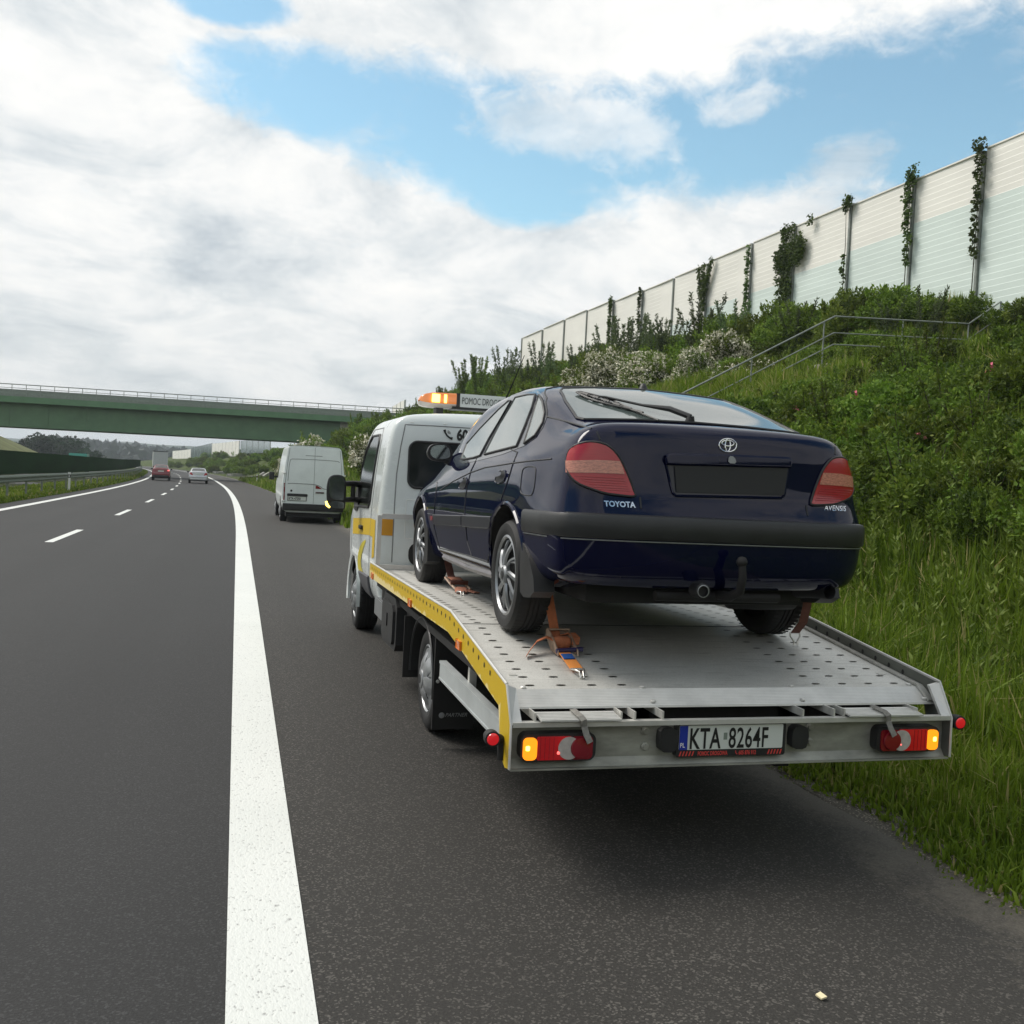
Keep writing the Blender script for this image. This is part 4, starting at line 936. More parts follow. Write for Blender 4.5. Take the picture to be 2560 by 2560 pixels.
# ------------------------------------------------------------------ the hatchback (and simple copies of its shape for the traffic)
CARVIEW = (-2.26, -4.29, .74)
def car_stations():
    ys = [.30, .45, .75, 1.0, 1.3, 1.8, 2.4, 2.75, 3.1, 3.4, 3.9, 4.22]
    T = lambda yy, vv: np.interp(ys, yy, vv)
    lo = {'A': (0*np.array(ys), T([.3, .5, .9, 3.6, 4.22], [.315, .285, .22, .22, .26])),
          'B': (T([.3, .75, 3.9, 4.22], [.70, .70, .66, .55]), T([.3, .5, .9, 3.6, 4.22], [.33, .295, .23, .23, .27])),
          'C': (T([.3, .75, 1.3, 3.4, 3.9, 4.22], [.785, .80, .79, .79, .77, .66]), T([.3, .75, 1.3, 3.9, 4.22], [.36, .29, .25, .25, .28])),
          'D': (T([.3, .75, 1.3, 3.4, 3.9, 4.22], [.815, .832, .824, .824, .815, .71]), T([.3, .75, 4.22], [.44, .385, .38])),
          'E': (T([.3, .75, 1.3, 3.4, 3.9, 4.22], [.828, .849, .852, .852, .842, .74]), T([.3, 4.22], [.60, .56])),
          'F': (T([.3, .75, 1.3, 3.4, 3.9, 4.22], [.795, .838, .843, .843, .825, .715]), T([.3, 2.4, 3.4, 4.22], [.78, .77, .73, .64])),
          'G': (T([.3, .75, 1.3, 2.4, 3.4, 3.9, 4.22], [.772, .812, .822, .818, .80, .775, .675]), T([.3, .75, 1.3, 2.4, 3.1, 3.9, 4.22], [.905, .912, .90, .875, .845, .76, .70]))}
    up = {'H': ([.742, .752, .768, .776, .78, .782, .778, .772, .765, .745, .715, .63], [.985, .985, .985, .985, .985, .98, .965, .955, .93, .89, .815, .745]),
          'I': ([.69, .69, .69, .692, .69, .685, .682, .69, .71, .70, .66, .58], [1.058, 1.07, 1.115, 1.15, 1.165, 1.17, 1.155, 1.12, 1.01, .935, .855, .772]),
          'J': ([.60, .605, .618, .616, .608, .604, .600, .612, .635, .62, .57, .50], [1.097, 1.12, 1.205, 1.275, 1.325, 1.345, 1.325, 1.255, 1.085, .965, .878, .787]),
          'K': ([.36, .40, .45, .475, .492, .50, .49, .475, .455, .42, .38, .33], [1.113, 1.134, 1.228, 1.308, 1.373, 1.402, 1.383, 1.308, 1.125, .985, .895, .795]),
          'L': ([0]*12, [1.118, 1.141, 1.243, 1.327, 1.396, 1.425, 1.408, 1.335, 1.15, 1.0, .905, .80])}
    keys = [lo[k] for k in 'ABCDEFG']+[up[k] for k in 'HIJKL']
    return [(ys[i], [(float(k[0][i]), float(k[1][i])) for k in keys]) for i in range(12)]
YCR = ([.30, .34, .40, .47, .55, .62, .70, .735, .80, .95, 1.04, 1.085, 1.106, 1.118], [.20, .11, .065, .042, .035, .03, .04, .085, .095, .108, .115, .135, .165, .215])
YCF = ([.26, .3, .45, .6, .70, .76, .80], [4.30, 4.40, 4.47, 4.46, 4.42, 4.37, 4.30])
def car_body(paint, parent, scale=None):
    bm = loft_body(car_stations(), YCR, YCF, 3.5, 2.4); surf = Surf(bm)
    me = bpy.data.meshes.new('body'); bm.to_mesh(me); bm.free(); me.materials.append(paint); me.materials.append(M['under']); finish(me, 50)
    o = bpy.data.objects.new('body', me); link(o, parent)
    cut_arches(o, [(-1, -.58, .975, .30, .385), (.58, 1, .975, .30, .385), (-1, -.58, 3.605, .30, .385), (.58, 1, 3.605, .30, .385)])
    return o, surf
P_SIDE = {
 'glass_front': [(2.907, .977), (2.816, 1.035), (2.744, 1.078), (2.362, 1.166), (1.877, 1.264), (1.629, 1.302), (1.585, 1.295), (1.862, 1.18), (2.087, 1.092), (2.317, .986), (2.508, .975), (2.843, .969)],
 'glass_rear': [(2.196, .991), (1.846, 1.16), (1.481, 1.309), (1.219, 1.304), (1.073, 1.293), (1.119, 1.228), (1.249, 1.129), (1.408, 1.02)],
 'glass_quarter': [(1.247, 1.03), (1.158, 1.116), (1.003, 1.284), (.929, 1.246), (.879, 1.18), (.91, 1.127), (1.036, 1.066)],
 'frame': [(2.99, .957), (2.838, 1.045), (2.767, 1.092), (2.365, 1.183), (1.881, 1.283), (1.591, 1.331), (1.452, 1.334), (1.253, 1.332), (1.049, 1.315), (.935, 1.281), (.858, 1.217), (.841, 1.154), (.906, 1.104), (1.034, 1.054), (1.26, 1.016), (1.744, .980), (2.357, .955), (2.848, .940)]}
P_REC = [(-.309, .948), (-.292, .958), (.021, .966), (.334, .971), (.348, .961), (.346, .93), (.331, .795), (.315, .781), (.032, .774), (-.244, .767), (-.263, .783), (-.299, .899)]
P_TAIL = [(-.764, .891), (-.756, .95), (-.72, .984), (-.654, 1.005), (-.58, .999), (-.539, .977), (-.506, .944), (-.481, .906), (-.445, .838), (-.419, .78), (-.409, .753), (-.483, .757), (-.568, .763), (-.642, .784), (-.706, .806), (-.744, .838)]
P_STRIP = [(-.760, .906), (-.618, .919), (-.498, .920), (-.483, .890), (-.472, .860), (-.615, .858), (-.757, .852)]
def build_hatchback():
    root = empty('parked_car', (-.03, .163, .895), label='dark blue hatchback strapped on the tilted flatbed of the tow truck', cat='car')
    # nose down one degree, turning about the rear contact
    A = rad(-1.0); root.rotation_euler = (A, 0, 0); root.location = Vector((-.03, .163, .895))+Vector((0, .975, 0))-Matrix.Rotation(A, 3, 'X') @ Vector((0, .975, 0))
    body, S = car_body(M['navy'], root); V = CARVIEW
    blk, gls = M['black_plastic'], M['glass_sky']
    for fl in (False, True):
        patch(S, P_SIDE['frame'], 'view', (0, -.68), V, .002, .05, fl).build('window_frame', M['navy_trim'], root, 60)
        for nme in ('glass_front', 'glass_rear', 'glass_quarter'):
            g = patch(S, P_SIDE[nme], 'view', (0, -.68), V, .006, .05, fl).build('side_window', gls, root, 60)
            line_on(S, P_SIDE[nme], 'view', (0, -.68), V, .007, fl, True, sink=.005).build('window_seal', blk, g)
        mb = MB()
        for key, ax, pts in (('c', -.83, [(.25, .914), (.638, .911), (.974, .905), (1.565, .889), (1.946, .861), (2.466, .805), (2.91, .741)]),
                             ('r', -.82, [(1.26, 1.016), (.889, .963), (.979, .894), (1.055, .816), (1.192, .701)]), ('m', -.83, [(1.725, .975), (1.928, .875), (2.014, .787), (2.05, .712), (2.06, .618), (2.046, .579), (2.012, .521), (1.949, .428), (1.80, .342)]),
                             ('b', -.84, [(1.237, .614), (1.292, .539), (1.313, .423), (1.343, .343), (1.8, .342), (2.778, .327), (2.906, .395), (3.007, .46), (3.049, .514), (3.03, .62), (2.98, .80)])):
            line_on(S, pts, 'view', (0, ax), V, .0042, fl, mb=mb, sink=.0005)
        mb.build('door_gap', blk, root)
        line_on(S, chaikin([(.661, .881), (.454, .882), (.444, .85), (.469, .743), (.557, .734), (.705, .743), (.711, .777), (.697, .852)], 2), 'view', (0, -.845), V, .0035, fl, True).build('fuel_flap', blk, root) if not fl else None
        for pl in ([(1.174, .863), (1.033, .87), (1.004, .846), (1.037, .806), (1.145, .794), (1.237, .798), (1.232, .823)], [(2.103, .819), (1.999, .833), (1.953, .814), (1.985, .768), (2.089, .753), (2.191, .757), (2.172, .791)]):
            pc = chaikin(pl, 2); c = (sum(p[0] for p in pc)/len(pc), sum(p[1] for p in pc)/len(pc))
            h = patch(S, pc, 'view', (0, -.845), V, .003, .03, fl).build('door_handle', blk, root, 60)
            gp = [(c[0]+(p[0]-c[0])*.8, c[1]+.012+(p[1]-c[1])*.36) for p in pc]; patch(S, gp, 'view', (0, -.845), V, .024, .03, fl).build('grip', M['navy'], h, 60)
            line_on(S, pc, 'view', (0, -.845), V, .004, fl, True, sink=.003).build('surround', M['navy'], h)
        for pl in ([(1.98, .584), (1.227, .602), (1.232, .584), (1.268, .543), (1.97, .524)], [(2.952, .556), (2.0, .582), (1.99, .526), (2.909, .497)]):
            patch(S, pl, 'view', (0, -.855), V, .014, .05, fl).build('door_moulding', M['moulding'], root, 60)
            line_on(S, pl, 'view', (0, -.855), V, .007, fl, True, sink=.008).build('moulding_edge', M['moulding'], root)
        line_on(S, [(2.80, .262), (2.0, .25), (1.36, .262)], 'L', None, None, .024, fl, sink=-.006).build('sill_trim', M['sill_grey'], root)
        sg = -1 if not fl else 1
        for yc in (.975, 3.605):
            path = []
            for k in range(33):
                t = rad(-12+204*k/32); y = yc+.390*math.cos(t); z = .30+.390*math.sin(t); h = S.proj((y, z), 'L')
                if h: path.append((h[0].x*(-1 if fl else 1), y, z))
            MB().tube(path, .012, 6).build('arch_lip', M['navy'], root)
        mf = [(.655, .506), (.60, .486), (.50, .43), (.452, .385), (.40, .335), (.38, .27), (.45, .235), (.56, .225), (.625, .245), (.648, .36)]
        MB().prism(mf, 0, sg*.74, sg*.846).build('mudflap', M['black_plastic'], root, 30)
        MB().prism([(3.30, .47), (3.235, .45), (3.20, .30), (3.19, .20), (3.30, .17), (3.335, .22), (3.315, .36)], 0, sg*.75, sg*.848).build('mudflap', M['black_plastic'], root, 30)
        patch(S, [(3.10, .546), (3.01, .549), (3.01, .522), (3.09, .513)], 'view', (0, -.85), V, .008, .03, fl).build('side_repeater', M['lens_red'], root)
        # tail light: red shell over the corner, clear strip, dark edge
        tl = patch(S, chaikin(P_TAIL, 1), 'view', (1, .22), V, .010, .028, fl).build('tail_light', M['lens_red'], root, 60)
        patch(S, P_STRIP, 'view', (1, .22), V, .0125, .028, fl).build('clear_strip', M['lens_clear'], tl, 60)
        line_on(S, chaikin(P_TAIL, 1), 'view', (1, .22), V, .0065, fl, True, sink=.006).build('light_gasket', blk, tl)
        mb = MB()
        for k in range(6): z = .778+k*.012; line_on(S, [(-.60-.024*k, z), (-.44-.007*k, z)], 'view', (1, .22), V, .0016, fl, sink=.0105, mb=mb)
        mb.build('lens_ribs', M['lens_red'], tl)
        # lid gap from the corner of the glass down past the lamp
        mb = MB(); line_on(S, [(-.642, 1.05), (-.624, 1.014)], 'view', (1, .16), V, .0045, fl, mb=mb); line_on(S, [(-.409, .753), (-.401, .70)], 'view', (1, .16), V, .0045, fl, mb=mb)
        line_on(S, [(-.655, 1.065), (-.66, 1.12), (-.675, 1.16), (-.645, 1.24), (-.60, 1.315), (-.56, 1.352), (-.50, 1.369), (-.30, 1.39), (0, 1.398)], 'B', None, None, .0055, fl, mb=mb); mb.build('tailgate_gap', blk, root)
    # rear window
    rw = [(-.60, 1.124), (-.3, 1.140), (0, 1.145), (.3, 1.140), (.60, 1.124), (.618, 1.135), (.575, 1.25), (.53, 1.325), (.50, 1.345), (.3, 1.366), (0, 1.376), (-.3, 1.366), (-.50, 1.345), (-.53, 1.325), (-.575, 1.25), (-.618, 1.135)]
    g = patch(S, rw, 'B', None, None, .006, .04).build('rear_window', M['glass_rear'], root, 60); line_on(S, rw, 'B', None, None, .008, False, True, sink=.004).build('window_seal', blk, g)
    # deep bumper strip and the plate recess
    P0 = [(x, 1) for x in ()]
    def plan(z, offs):
        out = []
        for y in (.615, .55, .48, .42, .37, .33): h = S.proj((y, z), 'L'); out.append(h[0]+h[1]*offs)
        for x in (-.79, -.76, -.72, -.66, -.58, -.45, -.3, -.15, 0): h = S.proj((x, z), 'B'); out.append(h[0]+h[1]*offs)
        out = [p for i, p in enumerate(out) if i == 0 or (p-out[i-1]).length > .01]
        return [(p.x, p.y) for p in out]+[(-p.x, p.y) for p in out[-2::-1]]
    pl = plan(.61, 0); MB().sweep([(x, y, .612) for x, y in pl], [(-.02, -.058), (.010, -.056), (.016, -.05), (.019, .0), (.018, .038), (.010, .053), (-.02, .060)]).build('bumper_strip', M['grey_plastic'], root, 45)
    MB().sweep([(x, y, .548) for x, y in plan(.548, 0)], [(-.01, -.003), (.006, -.003), (.006, .002), (-.01, .002)]).build('bumper_seam', M['silver'], root)
    rc = patch(S, P_REC, 'view', (1, .12), V, .003, .04).build('plate_recess', M['navy_dark'], root, 60)
    line_on(S, P_REC, 'view', (1, .12), V, .007, False, True, sink=.002).build('recess_edge', M['navy'], rc)
    patch(S, [(-.262, .909), (.34, .933), (.326, .797), (-.245, .785)], 'view', (1, .12), V, .010, .06).build('blank_plate', M['ink_soft'], rc)
    hb = [(-.318, .945), (-.299, .956), (.011, .967), (.323, .971), (.335, .960), (.334, .939), (.013, .930), (-.310, .921)]
    mb = patch(S, hb, 'view', (1, .10), V, .024, .04); mb2 = patch(S, hb, 'view', (1, .10), V, .002, .04)
    mb.build('tailgate_handle', M['navy'], root, 60); line_on(S, hb, 'view', (1, .10), V, .011, False, True, sink=.013).build('handle_edge', M['navy'], root)
    patch(S, chaikin([(-.008, .966), (.022, .966), (.037, .932), (-.010, .932)], 1), 'view', (1, .09), V, .030, .03).build('lock', M['silver'], root, 0)
    # emblem: three ovals
    mb = MB(); c0 = (.013, 1.022)
    for (dx_, dz_, a, b) in ((0, 0, .046, .0315), (0, .0095, .0315, .0135), (0, 0, .0135, .030)):
        line_on(S, [(c0[0]+dx_+a*math.cos(t), c0[1]+dz_+b*math.sin(t)) for t in np.linspace(0, 6.283, 33)[:-1]], 'view', (1, .12), V, .0034, False, True, .01, mb, .003)
    mb.build('emblem', M['chrome'], root)
    letters_on(S, 'TOYOTA', -.612, .703, .036, M['chrome'], root, bold=.0012, sx=.98); letters_on(S, 'AVENSIS', .540, .731, .038, M['chrome'], root, shear=.25, sx=.95, space=1.06)
    # wiper; the blade lattice is shaped to include its reflection in the glass
    h = [S.proj(p, 'B') for p in ((-.02, 1.150), (-.10, 1.178), (-.21, 1.212), (-.36, 1.262), (-.40, 1.27))]; wp = [q[0]+q[1]*o_ for q, o_ in zip(h, (.03, .045, .03, .025, .02))]
    wi = MB().tube(wp, [.015, .015, .007, .006, .006], 8).tube([h[0][0]-h[0][1]*.01, h[0][0]+h[0][1]*.035], [.03, .018], 10).build('wiper_arm', blk, root)
    a, b = S.proj((-.47, 1.300), 'B'), S.proj((-.25, 1.172), 'B'); mb = MB(); n = 12; pa, pb = a[0]+a[1]*.018, b[0]+b[1]*.018; ax_ = (pb-pa).normalized(); sd = a[1].cross(ax_).normalized()
    for k in range(n):
        t0, t1 = k/n, (k+1)/n; wv = .046*math.sin(math.pi*min(1, t0*1.15+.06))+.004; wv1 = .046*math.sin(math.pi*min(1, t1*1.15+.06))+.004; z_ = 1 if k % 2 else -1
        mb.tube([pa+(pb-pa)*t0+sd*wv, pa+(pb-pa)*t1+sd*wv1], .0055, 5); mb.tube([pa+(pb-pa)*t0-sd*wv, pa+(pb-pa)*t1-sd*wv1], .0055, 5)
        mb.tube([pa+(pb-pa)*t0+sd*wv*z_, pa+(pb-pa)*t1-sd*wv1*z_], .005, 5); mb.tube([pa+(pb-pa)*t0, pa+(pb-pa)*t1], .010 if k % 2 else .006, 5)
    e = S.proj((-.21, 1.138), 'B'); mb.tube([pb-sd*.01, e[0]+e[1]*.01], .005, 5); mb.build('blade_and_reflection', blk, root)
    nb_ = S.proj((.03, 1.22), 'T'); MB().lathe([(0, 1.430), (.014, 1.422), (.022, 1.405), (.028, 1.392)], (.03, 1.25, -.0), 2, 14).build('roof_nozzle', blk, root)
    MB().tube([(-.50, 2.45, 1.36), (-.505, 2.15, 1.52), (-.51, 1.95, 1.63)], [.006, .004, .0025], 6).build('aerial', blk, root)
    # mirrors
    for sg in (-1, 1):
        mo = chaikin([(-.935, 1.0), (-.915, 1.066), (-.847, 1.082), (-.772, 1.080), (-.742, 1.015), (-.745, .968), (-.809, .950), (-.895, .952)], 2); mo = [(sg*-p[0], p[1]) for p in mo]; c = (sg*.838, 1.015); mb = MB(); vs = []; n = len(mo)
        prof_ = [(1.0, 2.93), (1.02, 2.97), (.92, 3.03), (.6, 3.07), (.1, 3.085)]
        for q, y in prof_: vs += [(c[0]+(p[0]-c[0])*q, y, c[1]+(p[1]-c[1])*q) for p in mo]
        mb.add(vs, [(i*n+k, i*n+(k+1) % n, (i+1)*n+(k+1) % n, (i+1)*n+k) for i in range(len(prof_)-1) for k in range(n)]+[tuple(range(n))])
        mb.tube([(sg*.78, 2.98, .97), (sg*.72, 2.93, .945), (sg*.70, 2.86, .955)], [.035, .04, .05], 8)
        m_ = mb.build('door_mirror', blk, root, 50); MB().add([(c[0]+(p[0]-c[0])*.80, 2.926, c[1]+(p[1]-c[1])*.78+.003) for p in mo], [tuple(range(n))]).build('mirror_glass', M['mirror'], m_)
    for sg in (-1, 1):
        for yc in (.975, 3.605): make_wheel(root, (sg*.745, yc, .300), sg, .305, .19, .214, 'twist', M['silver'], -sg)
    # underside: tank, axle, silencer, pipe, tow bar, socket
    MB().box((-.60, .34, .225), (.60, 1.5, .33), 0, .03).box((-.70, .93, .22), (.70, 1.02, .30), 0, .02).box((-.3, 1.4, .15), (.3, 3.9, .25), 0, .03).build('underbody', M['under'], root, 40)
    MB().lathe([(0, -.21), (.06, -.205), (.085, -.18), (.09, 0), (.085, .18), (.06, .205), (0, .21)], (.40, .42, .285), 0, 20).build('silencer', M['chassis'], root, 45)
    MB().tube([(.52, .42, .30), (.60, .28, .315), (.615, .12, .325)], .036, 12, cap=False).build('exhaust_pipe', M['chassis'], root)
    MB().tube([(.03, .25, .29), (.03, .05, .30), (.03, -.045, .335), (.032, -.06, .40), (.03, -.055, .455)], [.024, .024, .022, .019, .017], 10).lathe([(0, .026), (.018, .02), (.026, .005), (.026, -.005), (.018, -.02), (0, -.026)], (.028, -.053, .474), 2, 16).tube([(-.30, .18, .285), (.36, .18, .285)], .026, 8).build('tow_bar', M['chassis'], root, 60)
    MB().lathe([(.036, .08), (.036, .0), (.028, -.004), (.026, .02), (0, .022)], (-.137, .0, .328), 1, 24).build('trailer_socket', blk, root)
    MB().lathe([(.030, -.005), (.026, -.006), (.026, -.003)], (-.137, .0, .328), 1, 24).build('socket_ring', M['silver_dark'], root)
    return root
M['navy_trim'] = mat('dark_trim', (.008, .009, .016), .25, coat=.6)
M['navy_dark'] = mat('recess_navy', (.004, .005, .014), .35, coat=.3)
M['moulding'] = mat('side_moulding', (.014, .015, .022), .4)
M['ink_soft'] = mat('blank_plate_black', (.006, .0065, .008), .45)
M['sill_grey'] = mat('sill_paint', (.11, .10, .105), .35, noise=(7, .5))
M['glass_rear'] = mat('rear_glass', (.075, .095, .09), .05, spec=.8, ior=1.7)
M['mirror'] = mat('mirror_glass', (.20, .23, .23), .08, .9)
build_hatchback()

# ------------------------------------------------------------------ tow truck
def yellow_mat():
    m = bpy.data.materials.new('yellow_side'); m.use_nodes = True; t = NT(m.node_tree); p = t.n['Principled BSDF']
    co = t.new('ShaderNodeTexCoord').outputs['Object']; s = t.new('ShaderNodeSeparateXYZ', i_0=co)
    n = t.noise(t.new('ShaderNodeMapping', i_0=co, i_3=(0, 7, .6)).outputs[0], 1.6, 4, .7)
    # printed pale brush stripe along the lower edge of the panel, height follows the panel's kink
    lim = t.new('ShaderNodeFloatCurve'); 
    base = t.math('ADD', .842, t.math('MULTIPLY', t.math('MINIMUM', 0.0, t.math('SUBTRACT', s.outputs[1], 1.32)), .11))
    e = t.math('SUBTRACT', t.math('ADD', base, t.math('MULTIPLY', t.math('SUBTRACT', n, .5), .13)), s.outputs[2])
    mask = t.ramp(e, [(.0, 0.), (.006, 1.)])
    tail = t.math('GREATER_THAN', s.outputs[1], .17)
    t.put(p.inputs['Base Color'], t.mix(t.math('MULTIPLY', mask, tail), (.56, .375, .004), (.74, .60, .26)))
    p.inputs['Roughness'].default_value = .5; return m
M['yellow'] = yellow_mat()
M['yellow_plain'] = mat('yellow_vinyl', (.60, .40, .008), .5)
M['yellow_light'] = mat('lime_yellow_vinyl', (.56, .47, .03), .5)
M['cab_trim'] = mat('cab_door_trim', (.07, .07, .078), .55)
DY, DZ = [.12, .215, 1.32, 4.80], [.716, .774, .903, .84]
def deck_z(y): return float(np.interp(y, DY, DZ))
def build_truck():
    T = empty('tow_truck', (0, 0, 0), label='white flatbed tow truck with yellow sides carrying the dark blue hatchback', cat='tow truck')
    # deck plate, lip, slots
    mb = MB(); ys = [.215, 1.32, 4.80]
    top = [(y, deck_z(y)) for y in ys]; poly = top+[(y, z-.035) for y, z in top[::-1]]
    mb.prism(poly, 0, -1.100, 1.100)
    for xs in ((-.96, -.81, -.66, -.51), (.52, .67, .82, .97)):
        for x in xs:
            y = .262
            while y < 4.7:
                z = deck_z(y)+.0025; sl = (deck_z(y+.05)-deck_z(y-.05))/.1
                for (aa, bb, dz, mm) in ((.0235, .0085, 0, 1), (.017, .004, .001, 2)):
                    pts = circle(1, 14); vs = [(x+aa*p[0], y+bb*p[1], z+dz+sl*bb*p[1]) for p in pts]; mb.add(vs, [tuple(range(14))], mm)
                y += .119
    for y in (1.3,): mb.box((-1.09, y-.003, deck_z(y)-.0), (1.09, y+.003, deck_z(y)+.0022), 2)
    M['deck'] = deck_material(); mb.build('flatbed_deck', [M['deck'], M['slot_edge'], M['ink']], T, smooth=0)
    mb = MB(); n = 11
    pr = []
    for k in range(n):
        t0, t1 = k/n, (k+1)/n; y0, y1 = .215-.095*t0, .215-.095*t1; z0, z1 = .774-.058*t0, .774-.058*t1
        pr += [(y0-.001, z0-.005), (y0-.002, z0), (y1+.002, z1+.0005), (y1+.001, z1-.005)]
    mb.prism(pr+[(.115, .716), (.113, .708), (.13, .705), (.215, .735)], 0, -1.095, 1.095); mb.build('ribbed_lip', M['alu_white'], T, smooth=0)
    mb = MB()
    for x, y in ((-.42, .225), (-.40, .14), (.36, .225), (.375, .14), (-1.0, .23), (1.04, .24), (1.06, .14)): mb.lathe([(.014, -.002), (.014, .004), (.009, .008), (0, .008)], (x, y, deck_z(y)+.001), 2, 12)
    mb.build('deck_bolt', M['alu_white'], T)
    # side panels
    out = [(4.80, .902), (1.32, .965), (.10, .82), (0., .667), (-.004, .478), (.05, .468), (.118, .492), (.135, .50), (.205, .705), (.98, .803), (1.36, .845), (4.80, .775)]
    for sg in (-1, 1):
        mb = MB(); xa, xb = (sg*1.108, sg*1.118); mb.prism(out, 0, xa, xb, 0)
        y = .38
        while y < 4.7:
            z = float(np.interp(y, [.1, 1.32, 4.8], [.82, .965, .902]))-.038
            for face in (xb+sg*.0015, xa-sg*.0015):
                mb.add([(face, y+.011*c, z+.013*s) for c, s in circle(1, 10)], [tuple(range(10))], 1)
            y += .118
        if sg < 0: p = mb.build('side_panel', [M['yellow'], M['ink']], T, smooth=0)
        else:
            mb.m = [1 if m == 1 else 0 for m in mb.m]; p = mb.build('side_panel', [M['rail_grey'], M['ink']], T, smooth=0)
        # rounded top edge and inner angle
        mb = MB(); mb.tube([(sg*1.113, y, z) for y, z in ((4.8, .904), (1.32, .967), (.10, .822))], .0075, 8); mb.tube([(sg*1.113, .10, .822), (sg*1.113, 0, .667), (sg*1.113, -.004, .475)], .006, 6); mb.build('panel_edge', M['alu_white'], p)
        MB().sweep([(sg*1.085, y, deck_z(y)+.004) for y in (4.7, 1.32, .215, .12)], [(-.02, 0), (.02, 0), (.02, .012), (-.02, .005)] if sg > 0 else [(-.02, 0), (.02, 0), (.02, .005), (-.02, .012)]).build('deck_angle', M['alu'], T, smooth=0)
        for y, z in ((4.572, .806), (2.612, .838), (1.05, .828)):
            MB().box((sg*1.119, y-.05, z-.022), (sg*1.128, y+.05, z+.022), 0, .003).build('reflector', M['amber_small'], p)
        # corner end plate seen from behind
        MB().add([(sg*1.066, .115, .80), (sg*1.110, .098, .818), (sg*1.110, -.003, .667), (sg*1.062, .004, .667), (sg*1.066, .135, .80), (sg*1.110, .118, .818), (sg*1.110, .02, .667), (sg*1.062, .024, .667)], [(0, 1, 2, 3), (4, 5, 6, 7), (0, 1, 5, 4), (1, 2, 6, 5), (2, 3, 7, 6), (3, 0, 4, 7)]).build('corner_plate', M['alu_white'], T, smooth=0)
    # rear cross frame
    MB().box((-1.105, -.004, .655), (1.105, .034, .676)).build('upper_beam', M['alu'], T, smooth=0)
    MB().prism([(.055, .655), (.062, .655), (.062, .502), (.03, .462), (-.004, .466), (-.004, .474), (.026, .470), (.053, .504)], 0, -1.106, 1.106).build('rear_beam', M['alu_dirty'], T, smooth=0)
    MB().box((-1.03, .30, .40), (1.03, .34, .70)).box((-.42, .3, .36), (-.34, 4.8, .70)).box((.34, .3, .36), (.42, 4.8, .70)).box((-1.05, .22, .70), (1.05, 4.78, .745)).box((-1.0, 3.1, .38), (-.9, 4.8, .74)).box((.9, 3.1, .38), (1.0, 4.8, .74)).build('chassis', M['chassis'], T, smooth=0)
    for x in (-1.0, -.60, -.535, -.40, .31, .475, .53, .93): MB().box((x-.004, .02, .677), (x+.004, .30, .712)).build('frame_rib', M['alu'], T, smooth=0)
    for x0, x1 in ((-.985, -.615), (.535, .935)):
        mb = MB(); mb.prism([(.085, .702), (-.022, .6905), (-.022, .6825), (.085, .694)], 0, x0, x1)
        for k in range(5): mb.box((x0+.002, .060-.018*k, .6990-.00195*k), (x1-.002, .064-.018*k, .7020-.00195*k))
        mb.build('loading_ramp', M['alu_white'], T, smooth=0)
    for x0, bx in ((-.81, -.775), (.72, .755)):
        MB().sweep([(x0, .08, .712), (x0+.005, -.012, .704), (x0+.015, -.03, .690), (x0+.022, -.022, .66), (x0+.028, -.035, .63), (x0+.045, -.045, .595)], [(-.014, -.002), (.014, -.002), (.014, .002), (-.014, .002)], up=(0, -1, .3)).build('ramp_strap', M['strap_grey'], T, smooth=0)
    mb = MB()
    for x, z in ((-.47, .618), (-.468, .546), (.366, .621), (.371, .55)): mb.lathe([(.019, .052), (.019, .046), (.013, .044), (.012, .036), (0, .036)], (x, 0, z), 1, 16)
    mb.build('frame_bolt', M['alu_dirty'], T)
    for x in (-.37, .295):
        MB().prism(chaikin([(x-.040, .636), (x+.030, .638), (x+.043, .60), (x+.040, .56), (x+.028, .528), (x-.040, .530), (x-.046, .58)], 1), 1, .005, .053).build('plate_lamp', M['black_plastic'], T, 40)
    # number plate
    np_ = MB().prism(rrect(-.330, .502, .222, .654, .012, 3), 1, .018, .053).build('plate_frame', M['black_plastic'], T, 40)
    MB().prism(rrect(-.318, .536, .205, .647, .006, 3), 1, .014, .0185).build('number_plate', M['plate_white'], np_, smooth=0)
    MB().prism([(-.3175, .5365), (-.277, .5365), (-.277, .6465), (-.3175, .6465)], 1, .0125, .0143).build('country_band', M['plate_blue'], np_, smooth=0)
    letters_flat('PL', -.314, .548, .0118, .030, M['white_ink'], np_, bold=.0005, sx=.82)
    letters_flat('KTA', -.270, .5425, .0122, .132, M['ink'], np_, bold=.0026, sx=.60, space=1.05); letters_flat('8264F', -.074, .5425, .0122, .132, M['ink'], np_, bold=.0018, sx=.60, space=1.05)
    mb = MB(); mb.box((-.098, .0128, .58), (-.080, .0136, .612)); mb.build('registration_sticker', M['sticker'], np_, smooth=0)
    letters_flat('POMOC DROGOWA', -.222, .5085, .0165, .0265, M['red_ink'], np_, bold=.0009, sx=.60); letters_flat('605 876 912', -.016, .5085, .0165, .0265, M['red_ink'], np_, bold=.0009, sx=.66)
    mb = MB()
    for x0 in (-.315, .130):
        for k in range(5): x = x0+.0155*k; mb.add([(x, .0165, .507), (x+.007, .0165, .507), (x+.014, .0165, .529), (x+.007, .0165, .529)], [(0, 1, 2, 3)])
    mb.tube([(-.032, .0165, .527), (-.031, .0165, .517), (-.023, .0165, .5105)], .0022, 5); mb.build('plate_stripes', M['red_ink'], np_, smooth=0)
